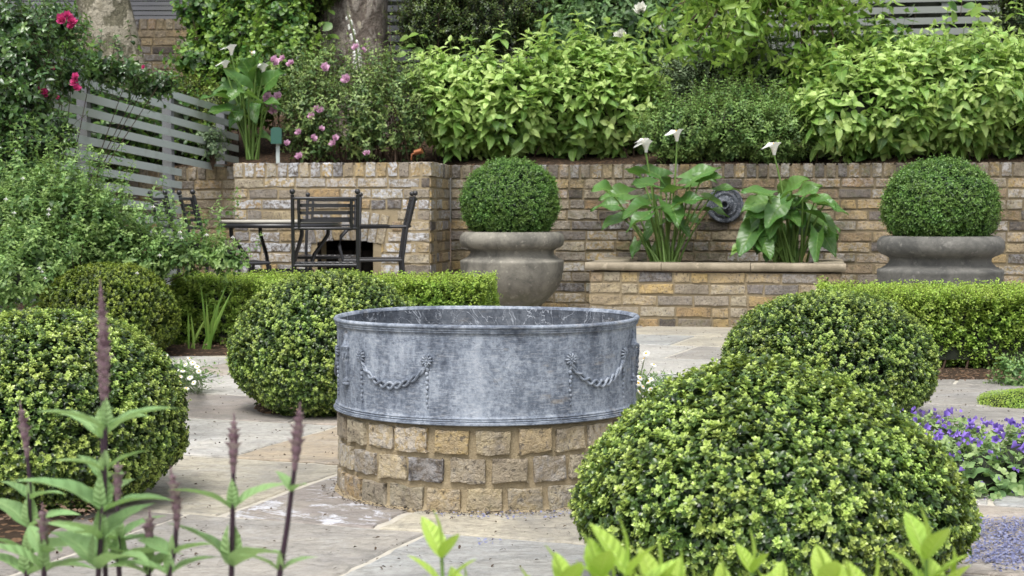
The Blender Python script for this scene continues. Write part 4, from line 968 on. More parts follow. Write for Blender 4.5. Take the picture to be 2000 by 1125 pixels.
# ---- climbing rose at the left, fuchsia below it
tL, PLr, NLr = shrub('climbing_rose', 'dark glossy climbing rose with magenta blooms over the left end of the grey fence', 'climbing rose',
      [lp(20, 80, 8.9, 90, 75), lp(20, 170, 8.8, 85, 90), lp(35, 255, 8.8, 70, 65), lp(95, 50, 9.2, 60, 40), lp(90, 260, 9.0, 45, 40), lp(115, 140, 9.3, 40, 35), lp(205, 135, 9.6, 55, 12), lp(300, 165, 9.9, 42, 11), lp(10, 330, 8.7, 70, 60), lp(240, 140, 9.8, 50, 12)],
      1150, 'rosedk', 140, .13, 5, .045, .032, .0, .6, .15, .65, T_OV, zmin=.4, up=.2, droop=.25, inset=.5, twigs=40, corek=.0, bend=.2, tbase=(-2.85, 9.3, .2), whips=.1)
core_m = MB(); core(core_m, [lp(10, 180, 9.3, 80, 150), lp(40, 280, 9.2, 80, 70)], .9, 0, 3); core_m.build('shaded_core', M['core'], tL)  # solid body inside the rose, coloured as dark as its shaded interior
tF, PFu, NFu = shrub('fuchsia_bush', 'spreading mid green fuchsia with small white flowers in front of the grey fence', 'shrub',
      [lp(60, 425, 8.3, 110, 80), lp(170, 425, 8.3, 95, 65), lp(255, 468, 8.3, 75, 45), lp(360, 485, 8.25, 75, 30), lp(440, 498, 8.2, 42, 24), lp(50, 500, 8.0, 100, 70), lp(165, 485, 8.25, 90, 42), lp(90, 375, 8.4, 110, 40), lp(290, 505, 8.25, 70, 26), lp(20, 550, 7.6, 60, 40)],
      2100, 'fuch', 141, .13, 6, .033, .020, .1, .6, .32, .95, T_OV, zmin=.05, up=.7, droop=.15, inset=.5, twigs=40, corek=.5, bend=.25, tbase=(-2.3, 8.35, .02), whips=.25, lumpy=.2)

# ---- flowers
def rose_mesh(seed, mats, r=1.0):
    rng = np.random.RandomState(seed); mb = MB(); T = leaf_tpl(3, .55, -.25, -.35, .7)
    for layer, (n, el, L) in enumerate(((5, .25, 1.0), (6, .6, .85), (6, .95, .65), (5, 1.25, .45))):
        a = np.arange(n) * 2 * PI / n + layer * .6 + rng.normal(size=n) * .15
        D = np.stack([np.cos(a) * math.cos(el), np.sin(a) * math.cos(el), np.full(n, math.sin(el))], 1); N = np.stack([-np.cos(a) * math.sin(el), -np.sin(a) * math.sin(el), np.full(n, math.cos(el))], 1)
        place(mb, T, np.zeros((n, 3)), D, N, L * (.9 + .2 * rng.rand(n)), .25 + .2 * layer + rng.rand(n) * .3)
    return mb
def flowers(parent, name, mbf, mats, pts, size, dirs=None, seed=0):
    rng = np.random.RandomState(seed); first = None
    for i, p in enumerate(pts):
        if first is None:
            o = mbf.build(name, mats); me = o.data; first = o
        else: o = bpy.data.objects.new(name, first.data); SC.collection.objects.link(o)
        if '_b' in o: del o['_b']
        o.parent = parent; d = Vector(dirs[i] if dirs is not None else (rng.normal() * .5, -.8 + rng.normal() * .3, .5 + rng.normal() * .3)).normalized()
        o.rotation_euler = (d.to_track_quat('Z', 'Y') @ Vector((0, 0, 1)).rotation_difference(Vector((0, 0, 1)))).to_euler()
        s = (size if np.isscalar(size) else size[i]) * (.85 + .3 * rng.rand()); o.scale = (s, s, s); q = np.array(p) - np.array(parent.location); o.location = q
def near(P, pts, Y):
    out = []
    for (x, y) in pts: out.append(at(x, y, Y))
    return out
pk = [(535, 120), (552, 114), (568, 124), (634, 132), (522, 190), (542, 188), (524, 200), (534, 216), (676, 154), (618, 212), (608, 226), (583, 258), (628, 252), (655, 270), (584, 305), (710, 98), (625, 215), (612, 270), (716, 300), (560, 280), (695, 92), (650, 280)]
flowers(tR, 'rose_bloom', rose_mesh(1, 0), M['pink'], near(0, pk, 11.65), [.044 if i in (0, 2, 3, 4, 5, 6, 7, 8) else .032 for i in range(len(pk))], seed=3)
mg = [(120, 38), (140, 42), (82, 178), (88, 184), (146, 160), (150, 172), (147, 150), (104, 134), (113, 191), (3, 297), (280, 131), (132, 30), (138, 52)]
flowers(tL, 'rose_bloom', rose_mesh(2, 0), M['magenta'], near(0, mg, 8.75), [.034, .04, .032, .036, .034, .034, .028, .014, .014, .034, .014, .03, .028], seed=4)
wr = [(1250, 18), (1212, 70), (1292, 57)]
flowers(tV, 'rose_bloom', rose_mesh(5, 0), M['wrose'], near(0, wr, 12.6), [.07, .066, .045], seed=6)
# fuchsia flowers: drooping crosses
fm = MB()
for i in range(4):
    a = i * PI / 2; d = np.array([[math.cos(a), math.sin(a), -.25]]); place(fm, T_LAN, np.array([[0, 0, -.35]]), d, np.array([[0, 0, 1.0]]), 1.0, .5)
fm.tube([[0, 0, 0], [0, 0, -.4]], [.06, .12], 6); fm.tube([[0, 0, -.4], [0, 0, -1.0]], [.22, .12], 6); fm.tube([[0, 0, -1], [0, 0, -1.7]], .03, 4)
ff = [(12, 385), (28, 412), (96, 405), (95, 415), (77, 540 - 20), (82, 527), (88, 540), (268, 530), (252, 575), (350, 455), (355, 462), (397, 460), (404, 455), (443, 472), (312, 495), (42, 600), (352, 450), (325, 478), (455, 400 + 60), (145, 350), (300, 400), (210, 330), (45, 345)]
flowers(tF, 'fuchsia_flower', fm, M['white'], near(0, ff[::2] + ff[1:8:2], 7.75), .015, dirs=[(.05, .05, 1)] * 40, seed=8)
# foxglove
fg = thing('foxglove', 'white foxglove spire in front of the rough plane trunk', 'flower', (*at(700, 130, 12.4)[:2], 1.25))
P = [at(700, 260, 12.4), at(700, 140, 12.4), at(694, 80, 12.4), at(684, 40, 12.4), at(678, 22, 12.4)]; mb = MB(); mb.tube(P, [.006, .005, .004, .003, .002], 6); mb.build('stem', M['stem'], fg)
fb = MB(); fb.lathe([(.05, 0), (.28, -.1), (.34, -.5), (.42, -.95), (.52, -1.1)], n=10); k = 0; pts = []; ds = []; rng = np.random.RandomState(2); sz = []
for i in range(34):
    f = i / 33.0; c = at(700 - 20 * f ** 1.6, 130 - 100 * f, 12.4); s = rng.choice([-1, 1]); pts.append(c + np.array([s * .012, -.02, 0])); ds.append((-s * .5, .5, .9)); sz.append(.034 * (1 - .65 * f))
flowers(fg, 'bell', fb, M['white'], pts, sz, dirs=ds, seed=3)

# ---- arum lilies
def arum_leaf(mb, stem_mb, base, tip0, face, L, W, tone, rng, flop=.5):
    """stem from base to tip0, heart-shaped blade from tip0 along 'face' direction"""
    base = np.array(base); tip0 = np.array(tip0); f = nrm(np.array(face, float))
    m = base * .5 + tip0 * .5 + np.array([0, 0, .04]) + (tip0 - base) * [-.12, -.12, 0]
    t = np.linspace(0, 1, 7)[:, None]; C = (1 - t) ** 2 * base + 2 * t * (1 - t) * m + t * t * tip0; stem_mb.tube(C, np.linspace(.0085, .005, 7), 7)
    up0 = np.array([rng.normal() * .25, -.55 + rng.normal() * .3, 1.0]); side = nrm(np.cross(f, up0)); up = nrm(np.cross(side, f)); n = 9; ph = rng.rand() * 6; V = []; VC = []
    cols = [-1, -.66, -.33, 0, .33, .66, 1]
    for i in range(n + 1):
        y = i / n; hw = W * min(1, (math.sin(PI * (.12 + .88 * y) ** .78)) ** .75 if y < 1 else 0) * (1 if y < 1 else 0)
        if y < 1: hw = W * max(0.02, math.sin(PI * (.26 + .74 * y) ** .95)) ** .85
        c = tip0 + f * L * y - np.array([0, 0, 1]) * flop * L * y * y
        for s in cols:
            lobe = -.26 * L * (1 - y) ** 3 * abs(s) ** 1.2 * 1.6
            z = .16 * hw * s * s * 2 + .018 * L * 3 * math.sin(y * 7 + ph + s * 1.3) * abs(s)
            z += .075 * L * math.sin(y * 10 + ph * 2 + (2 if s > 0 else 0)) * abs(s) ** 2; V.append(c + side * hw * s + f * lobe + up * z); VC.append([s * .3, y * (1 if True else 0), 0])
    k = len(cols); F = [[i * k + j, i * k + j + 1, (i + 1) * k + j + 1, (i + 1) * k + j] for i in range(n) for j in range(k - 1)]
    mb.add(V, F, tone, 0); mb.L[-1] = np.array(VC)
def calla_flower(parent, p_base, p, r, lean, seed):
    sm = MB(); b = np.array(p_base); p = np.array(p); m = (b + p) / 2 + np.array([.03 * math.sin(seed), 0, 0]); t = np.linspace(0, 1, 9)[:, None]
    C = (1 - t) ** 2 * b + 2 * t * (1 - t) * m + t * t * p; sm.tube(C, np.linspace(.008, .0055, 9), 7); so_ = sm.build('flower_stem', M['stem'], parent)
    fmb = MB(); n = 20; prof_ = np.linspace(0, 1, 9); V = []; ln = nrm(np.array(lean, float))
    for i, h in enumerate(prof_):
        for j in range(n):
            a = j * 2 * PI / n; q = np.cos(a); rr = r * (.16 + .30 * h + .55 * h ** 4 * (1 + .55 * max(0, q) ** 2)); z = r * 1.5 * h - r * .95 * h ** 6 * (1 if q > 0 else .2) * abs(q) + r * .10 * h ** 3 * math.sin(2 * a + seed)
            V.append([rr * math.cos(a) + r * .25 * h ** 5, rr * math.sin(a) * .9, z])
    V = np.array(V); ang = math.atan2(ln[1], ln[0]); ca, sa = math.cos(ang), math.sin(ang); V = np.stack([V[:, 0] * ca - V[:, 1] * sa, V[:, 0] * sa + V[:, 1] * ca, V[:, 2]], 1) + p
    fmb.add(V, [[i * n + j, i * n + (j + 1) % n, (i + 1) * n + (j + 1) % n, (i + 1) * n + j] for i in range(8) for j in range(n)])
    sp = fmb.build('flower', M['white'], parent); s2 = MB(); s2.tube([p + [0, 0, r * .3], p + np.array([ln[0] * r * .1, ln[1] * r * .1, r * 1.35])], [.006, .004], 7); s2.build('spadix', M['yellow'], sp)
def arum(label, base_px, Y, leaves, flowers_, seed, cat='lily', zb_=None, k=1.0):
    rng = np.random.RandomState(seed); b0 = at(*base_px, Y); t = thing('arum_lily', label, cat, b0, 'arum lilies with white funnel flowers'); lf = MB(); st = MB()
    for (x, y, dx, dz, L, tone) in leaves:
        L = L * k
        tip = at(x, y, Y - .05 + rng.normal() * .12); b = b0 + np.array([(x - base_px[0]) / F_PX * Y * .22 + rng.normal() * .025, rng.normal() * .04, 0])
        arum_leaf(lf, st, b, tip, (dx, -.40 + rng.normal() * .25, dz + rng.normal() * .15), L * .80, L * .29 * (.85 + .3 * rng.rand()), tone, rng, .15 + .25 * rng.rand())
    lf.build('leaves', M['arum'], t); st.build('stalks', M['stem'], t)
    for i, (x, y, r, lean) in enumerate(flowers_): calla_flower(t, b0 + np.array([rng.normal() * .03, 0, .1]), at(x, y, Y - .05), r, lean, i + seed)
    return t
L1 = [(1225, 378, -1, .1, .26, .55), (1265, 402, -.9, -.1, .27, .42), (1250, 340, -.8, .5, .16, .45), (1290, 345, -.6, .45, .22, .42), (1300, 365, -.3, .6, .20, .4), (1330, 395, .6, .0, .22, .35), (1345, 360, .8, .3, .26, .5), (1375, 385, 1, -.1, .20, .7), (1352, 350, 1, .55, .28, .55),
      (1290, 430, -.6, -.3, .23, .4), (1310, 400, .2, -.4, .25, .45), (1280, 390, -.5, .1, .24, .38), (1300, 410, .1, -.2, .20, .35), (1320, 430, .6, -.6, .18, .4), (1245, 472, -.3, -.6, .15, .5), (1272, 482, .0, -.8, .14, .6), (1310, 375, .3, .5, .22, .4), (1335, 420, .9, -.2, .18, .45), (1275, 360, -1, .2, .22, .42), (1268, 418, -.9, -.35, .24, .42), (1370, 348, .9, .1, .2, .5)]
L1 += [(1205, 400, -1, .1, .24, .5), (1215, 425, -.9, -.2, .22, .42), (1190, 372, -1, .3, .22, .6), (1400, 372, 1, .4, .22, .45), (1385, 410, 1, -.2, .18, .5)]
ar1 = arum('tall arum lily in the raised planter, left of the lead spout, with three white flowers', (1300, 512), 10.75, L1, [(1262, 298, .060, (-1, -.5, 0)), (1258, 288, .045, (-1, -.3, 0)), (1322, 276, .058, (-1, -.4, 0))], 201)
L2 = [(1470, 395, -1, .0, .24, .6), (1490, 420, -.8, -.5, .26, .45), (1500, 380, -.8, .4, .24, .55), (1520, 385, .0, -.1, .26, .42), (1545, 400, .4, -.2, .22, .5), (1570, 410, .9, -.3, .30, .55), (1560, 380, .8, .5, .26, .6), (1590, 395, 1, .1, .2, .5), (1535, 375, .2, .9, .2, .65), (1520, 420, -.3, -.5, .24, .55), (1535, 440, .0, -.6, .28, .4),
      (1500, 440, -.5, -.6, .24, .4), (1455, 475, -.7, -.1, .16, .85), (1470, 450, -.6, -.8, .26, .4), (1600, 450, .5, -.8, .24, .4), (1580, 430, .9, -.5, .26, .38), (1515, 465, -.1, -.8, .18, .95), (1560, 440, .4, -.5, .24, .4), (1510, 470, -.4, -.8, .16, .4), (1595, 425, .9, -.1, .22, .45), (1480, 405, -.9, -.2, .25, .5), (1545, 370, .6, .6, .24, .6), (1525, 400, -.6, -.4, .22, .5), (1555, 420, .1, -.5, .2, .48), (1610, 400, .9, .2, .2, .5)]
L2 = [(x + (28 if (x < 1485 and y < 430) else 0), y, dx, dz, L, tone) for (x, y, dx, dz, L, tone) in L2]; r9 = np.random.RandomState(99); L2 += [(x + r9.normal() * 16 + 6, y + 14 + r9.normal() * 14, dx + r9.normal() * .3, dz + r9.normal() * .2, L * .85, tone + r9.normal() * .1) for (x, y, dx, dz, L, tone) in L2[:15]]
ar2 = arum('leafy arum lily in the raised planter, right of the lead spout, with one white flower', (1545, 514), 10.35, L2, [(1512, 303, .060, (-1, -.3, 0))], 202, k=1.0)
L3 = [(440, 190, -.9, .1, .27, .5), (455, 205, -1, -.2, .26, .42), (470, 165, -.6, .7, .27, .42), (490, 150, -.3, .9, .30, .4), (505, 170, .2, .8, .28, .42), (520, 165, .8, .5, .28, .5), (485, 185, -.2, .3, .24, .55), (475, 180, -.6, -.2, .2, .6), (515, 200, .4, -.2, .2, .5), (470, 215, -.4, -.6, .2, .45), (525, 205, .8, -.2, .16, .45), (500, 140, .3, .9, .26, .4), (460, 175, -.9, .4, .24, .45), (510, 262, .9, -.1, .12, .5), (450, 215, -1, .0, .22, .4), (495, 200, .1, -.3, .2, .42)]
arum('tall arum lily on the bed beside the corner of the slatted fence', (492, 312), 11.7, L3, [(452, 108, .055, (-1, -.3, 0)), (440, 137, .048, (-1, -.3, 0)), (492, 108, .022, (.2, -.3, 0)), (514, 145, .052, (-1, -.5, 0))], 203)

# ---- small items on the bed
sb = thing('sensor_box', 'small dark green plastic box on a grey stake at the edge of the bed', 'garden marker', at(541, 318, 11.35)); c = at(540, 266, 11.35); mb = MB(); mb.box(c, (.078, .035, .11)); mb.box(c + [0, 0, .058], (.05, .03, .012)); mb.build('casing', M['plastic'], sb)
mb = MB(); c = at(542, 300, 11.36); mb.box(c - [0, -.02, .01], (.026, .012, .16)); mb.build('stake', M['slat'], sb)
s = MB(); c = at(818, 296, 11.3); s.tube([c + [-.028, 0, -.008], c + [.022, -.02, .005]], .019, 14); s.tube([c + [.022, -.02, .005], c + [.025, -.021, .006]], .022, 14); s.tube([c + [-.025, 0, -.01], c + [-.05, 0, -.02], c + [-.055, .01, -.06]], .007, 6); o = s.build('garden_spotlight', M['copper'], loc=c); tagit(o, 'small copper garden spotlight on the top of the brick wall', 'spotlight')

sd_ = at(415, 300, 11.75); sl_ = [(sd_[0], 11.75, 1.24, .085, .07, .10)]; mb = MB(); rng = np.random.RandomState(44); P, N = lump_points(sl_, 60, rng, 1.06, .1, 3, .6, 1.0); sprigs(mb, P, N + [0, 0, .5], .05, 3, .035, .028, .2, .6, .3, .8, T_OV, rng, 2, 0, .1, 1, .001)
for p in P[:14]: mb.tube([[sd_[0], 11.75, 1.05], (np.array([sd_[0], 11.75, 1.1]) + p) / 2, p], [.004, .003, .002], 5, .4, 1)
o = mb.build('rose_seedling', [M['grey'], M['twig']], loc=(sd_[0], 11.75, 1.06)); tagit(o, 'small open rose seedling in the corner beside the end of the slatted fence', 'plant')
for lab, pts_, Y_ in (('stray vine sprig with broad lobed leaves before the rough plane trunk', [(640, 20), (632, 42), (648, 45), (640, 70), (628, 75), (652, 72), (640, 100)], 12.9), ('broad-leaved wilding rising from the bank right of the rough plane trunk', [(800, 72), (818, 66), (836, 74), (812, 90), (828, 98), (780, 96), (795, 104), (850, 92)], 12.7)):
    b_ = at(pts_[-1][0], 190, Y_); mb = MB(); P = np.array([at(x, y, Y_ + rng.normal() * .03) for x, y in pts_]); k = len(P)
    place(mb, T_RND, P, rng.normal(size=(k, 3)) * [1, .3, .3] + [0, -.3, -.1], np.array([0, -.6, .8]) + rng.normal(size=(k, 3)) * .25, .075 + .03 * rng.rand(k), .6 + .35 * rng.rand(k))
    for p in P: mb.tube([b_, (b_ + p) / 2 + [.02, 0, 0], p], [.003, .0025, .0015], 5, .4, 1)
    o = mb.build('wild_sprig', [M['climb'], M['stem']], loc=b_); tagit(o, lab, 'plant')
# ---- iris-like blades beside the left mound
def blades(label, base, n, H, seed, mat='lance'):
    rng = np.random.RandomState(seed); mb = MB(); base = np.array(base)
    for i in range(n):
        a = rng.normal() * .16; h = H * (.6 + .4 * rng.rand()); lean = np.array([math.sin(a) * 1.2, rng.normal() * .15, 1]); w_ = .006 + .003 * rng.rand(); b = base + np.array([rng.normal() * .02, rng.normal() * .02, 0]); V = []
        for k in range(9):
            f = k / 8.0; c = b + lean * h * f + np.array([math.sin(a) * .1 * f * f, 0, 0]); ww = w_ * (1 - f ** 3) * (.6 + .8 * f if f < .5 else 1.0) + .0005; V += [c - [ww, 0, 0], c + [0, -.003, 0], c + [ww, 0, 0]]
        mb.add(V, [[3 * k + q, 3 * k + q + 1, 3 * k + 4 + q, 3 * k + 3 + q] for k in range(8) for q in (0, 1)], .3 + .4 * rng.rand())
    o = mb.build('iris_plant', M[mat], loc=base); tagit(o, label, 'plant')
b = gnd(402, 690); blades('upright blade-leaved plant in the gap before the left hedge', (b[0], b[1], .02), 7, .36, 7)
b = gnd(380, 690); blades('smaller leaning blade-leaved plant left of the taller one in the hedge gap', (b[0] - .02, b[1], .02), 3, .25, 9)

# ---- erigeron daisies
dm = MB(); a = np.arange(16) * 2 * PI / 16; place(dm, T_LAN, np.zeros((16, 3)), np.stack([np.cos(a), np.sin(a), a * 0 + .1], 1), np.array([[0, 0, 1.0]] * 16), 1.0, .5); dm.ball((0, 0, .05), (.32, .32, .14), 10, .5, 1)
def daisies(label, base, heads, Y, seed):
    rng = np.random.RandomState(seed); t = thing('daisy_plant', label, 'flowers', base); mb = MB(); b = np.array(base, float); pts = []
    for (x, y) in heads:
        p = at(x, y, Y + rng.normal() * .04); pts.append(p); q = b + np.array([(p[0] - b[0]) * .3, rng.normal() * .04, 0]); mb.tube([q, (q + p) / 2 + [0, 0, .02], p], [.0012, .001, .0008], 4, .5, 1)
    P = b + rng.normal(size=(240, 3)) * [.07, .05, .0] + np.array([0, 0, 1]) * (.01 + .08 * rng.rand(240, 1)); sprigs(mb, P, rng.normal(size=(240, 3)) * .5 + [0, 0, 1], .04, 3, .022, .014, .3, .7, .3, .7, T_LAN, rng)
    mb.build('foliage', [M['fine'], M['stem']], t); flowers(t, 'daisy_flower', dm, [M['white'], M['yellow']], pts, .0105, dirs=[(rng.normal() * .4, -.5 + rng.normal() * .3, .8) for _ in pts], seed=seed)
hd = [(262, 667), (285, 667), (297, 674), (282, 687), (293, 697), (302, 703), (324, 694), (316, 712), (330, 713), (332, 737), (343, 733), (352, 735), (318, 740), (325, 747), (351, 749), (330, 756), (362, 712), (376, 708), (385, 716), (388, 725), (378, 747), (364, 758), (370, 700), (345, 722), (338, 752), (371, 737), (357, 724), (310, 722)]
b = gnd(325, 775); daisies('cluster of small white daisies beside the left edge mound', (b[0] + .02, b[1] + .1, .01), hd, 5.0, 3)
hd2 = [(1262, 690), (1277, 712), (1250, 737), (1267, 745), (1247, 748), (1256, 755), (1258, 700), (1272, 740), (1249, 765), (1270, 760)]
b = gnd(1262, 800); daisies('small white daisies squeezed between the lead planter and the nearest mound', (b[0], b[1] + .05, .01), hd2, 4.6, 4)

# ---- campanula
bell = MB(); n = 20; V = []
for i, h in enumerate(np.linspace(0, 1, 7)):
    for j in range(n):
        a = j * 2 * PI / n; lobe = .5 + .5 * math.cos(5 * a); r = .12 + .30 * h ** .7 + .45 * h ** 3 * (.35 + .65 * lobe); V.append([r * math.cos(a), r * math.sin(a), 1.1 * h + .35 * h ** 4 * lobe])
bell.add(V, [[i * n + j, i * n + (j + 1) % n, (i + 1) * n + (j + 1) % n, (i + 1) * n + j] for i in range(6) for j in range(n)], np.array(V)[:, 2] * .6 + .2)
rng = np.random.RandomState(77); b0 = gnd(1965, 985); cpt = thing('campanula', 'trailing campanula with violet bell flowers at the right edge behind the nearest mound', 'flowers', (b0[0] + .1, b0[1] + .35, 0)); mb = MB()
lum = [(b0[0] - .06, b0[1] + .28, .02, .20, .26, .10), (b0[0] + .25, b0[1] + .35, .02, .32, .38, .11), (b0[0] - .02, b0[1] + .72, .02, .25, .32, .10)]
P, N = lump_points(lum, 900, rng, .0, .1, 5, .3, 1.0); A = N * .6 + [0, 0, .8] + rng.normal(size=N.shape) * .3
sprigs(mb, P - A * .03, A, .05, 3, .026, .016, .1, .6, .2, .85, T_RND, rng, 3, 0, .1, 1, .0007); core(mb, lum, .75, 2, 5, 0)
mb.build('foliage', [M['camp'], M['stem'], M['core']], cpt)
idx = np.argsort(P[:, 1])[::1]; pxs = 1000 + F_PX * P[:, 0] / P[:, 1]; cand = np.where((pxs < 2030) & (P[:, 2] > .03) & (P[:, 1] < b0[1] + .75))[0]; sel = rng.choice(cand, min(99, len(cand)), replace=False); pts = [P[i] + N[i] * .02 + [0, 0, .012] for i in sel]; bd = MB(); ib = rng.choice(len(P), 420, replace=False); place(bd, T_RND, P[ib] + N[ib] * .02 + [0, 0, .012], rng.normal(size=(420, 3)) * .5 + [0, 0, .8], rng.normal(size=(420, 3)), .010 + .006 * rng.rand(420), rng.rand(420)); bo = bd.build('flower_buds', M['purple'], cpt); bo['kind'] = 'stuff'; sz = rng.choice([.007, .010, .014], len(pts))
flowers(cpt, 'bell_flower', bell, M['purple'], pts, sz, dirs=[(rng.normal() * .7 + .2, -.4 + rng.normal() * .5, .55 + rng.normal() * .4) for _ in pts], seed=9)
# cushion of tiny green leaves at the right edge
b1 = gnd(2000, 800); cush = [(b1[0] + .06, b1[1] + .12, .0, .20, .16, .055)]; mb = MB(); P, N = lump_points(cush, 2600, rng, .0, .08, 5, .1, 1.0); sprigs(mb, P, N + [0, 0, .4], .008, 2, .007, .005, .2, .7, .5, .9, T_BOX, rng); core(mb, cush, .95, 1, 3, 0)
o = mb.build('creeping_plant', [M['hedge'], M['core']], loc=(b1[0], b1[1], 0)); tagit(o, 'low yellow-green creeping cushion plant at the right edge of the paving', 'plant')
b1 = gnd(1985, 755); s_ = [(b1[0] + .02, b1[1] + .05, .04, .10, .08, .06)]; mb = MB(); P, N = lump_points(s_, 160, rng, .0, .08, 5, .3, 1.0); sprigs(mb, P, N + [0, 0, .4], .04, 3, .022, .014, .2, .7, .3, .8, T_OV, rng, stem=1, stem_r=.0008)
o = mb.build('low_plant', [M['fuch'], M['stem']], loc=(b1[0], b1[1], 0)); tagit(o, 'small leafy seedling on the soil under the right hedge end', 'plant')

# fallen petals and bits on the paving
def litter(name, label, spots, n, mat, L, seed, tpl=T_RND, zz=.012):
    rng = np.random.RandomState(seed); P = []
    for (x0, y0, x1, y1, wgt) in spots:
        for k in range(int(n * wgt)):
            g_ = gnd(x0 + (x1 - x0) * rng.rand(), y0 + (y1 - y0) * rng.rand()); P.append([g_[0], g_[1], zz + rng.rand() * .003])
    P = np.array(P); keep = ((P[:, :2] - TC) ** 2).sum(1) > .41 ** 2; P = P[keep]; k = len(P); mb = MB(); D = rng.normal(size=(k, 3)) * [1, 1, .15]
    place(mb, tpl, P, D, np.array([0, 0, 1.0]) + rng.normal(size=(k, 3)) * .3, L * (.5 + rng.rand(k)), rng.rand(k)); o = mb.build(name, mat); tagit(o, label, kind='stuff'); o['category'] = 'litter'; return o
litter('fallen_petals', 'tiny fallen blue petals on the paving at the lower right and along the plinth foot', [(1890, 1020, 2010, 1110, .6), (1940, 1030, 2080, 1125, .4), (850, 1008, 1130, 1022, .04), (930, 1062, 985, 1072, .008)], 2600, petal('blue_petal', (.14, .15, .28), (.30, .32, .48)), .0060, 3)
litter('leaf_litter', 'brown crumbs and leaf bits scattered on the paving', [(350, 690, 660, 900, .3), (350, 900, 1120, 1120, .3), (1250, 640, 1430, 740, .2), (1830, 765, 2000, 860, .1), (110, 1040, 400, 1120, .15)], 800, simple('brown_litter', (.06, .04, .025), .8, .5, 50), .008, 5, T_OV)
litter('leaf_litter', 'dry brown leaves and chips on the bed soil', [(1830, 745, 2000, 765, .3), (340, 675, 480, 695, .25), (0, 1000, 200, 1060, .35), (500, 800, 640, 828, .1)], 420, simple('tan_litter', (.13, .085, .055), .8, .5, 50), .014, 6, T_OV, .05)

rng = np.random.RandomState(15); a = -PI / 2 + rng.normal(size=520) * .8; rr = .412 + .035 * rng.rand(520) ** 1.6; P = np.stack([TC[0] + rr * np.cos(a), TC[1] + rr * np.sin(a), .011 + rng.rand(520) * .004], 1); mb = MB()
place(mb, T_OV, P, rng.normal(size=(520, 3)) * [1, 1, .2], np.array([0, 0, 1.0]) + rng.normal(size=(520, 3)) * .4, .004 + .006 * rng.rand(520), .5); o = mb.build('leaf_litter', simple('foot_litter', (.09, .075, .06), .8, .6, 50)); tagit(o, 'dark crumbs of soil and dead petals gathered round the foot of the brick plinth', kind='stuff'); o['category'] = 'litter'
# ================================================================== TABLE AND CHAIRS
TX = ctr(548, 10.0); tb = thing('garden_table', 'round stone-topped table on curved black iron legs in front of the fireplace block', 'table', (TX[0], TX[1], 0)); mb = MB(); zt_ = .685; TRd = .385
mb.lathe([(0, zt_ - .02), (TRd - .01, zt_ - .02), (TRd, zt_ - .015), (TRd, zt_ - .004), (TRd - .006, zt_), (0, zt_)], (TX[0], TX[1], 0), 56); mb.build('tabletop', M['tabletop'], tb)
mb = MB(); mb.lathe([(TRd - .03, zt_ - .022), (TRd + .003, zt_ - .022), (TRd + .003, zt_ - .048), (TRd - .03, zt_ - .048)], (TX[0], TX[1], 0), 56); mb.build('rim', M['iron'], tb)
for i in range(4):
    a = i * PI / 2 + .55; d = np.array([math.cos(a), math.sin(a), 0]); P = [np.array([TX[0], TX[1], 0]) + d * r + [0, 0, z] for r, z in ((.335, .64), (.333, .59), (.29, .53), (.235, .46), (.205, .37), (.21, .27), (.24, .17), (.28, .08), (.33, .01))]
    m_ = MB(); m_.tube(P, .013, 8); m_.build('leg', M['iron'], tb)
mb = MB(); mb.lathe([(.20, .35), (.212, .35), (.212, .365), (.20, .365), (.20, .35)], (TX[0], TX[1], 0), 32); mb.build('stretcher', M['iron'], tb)
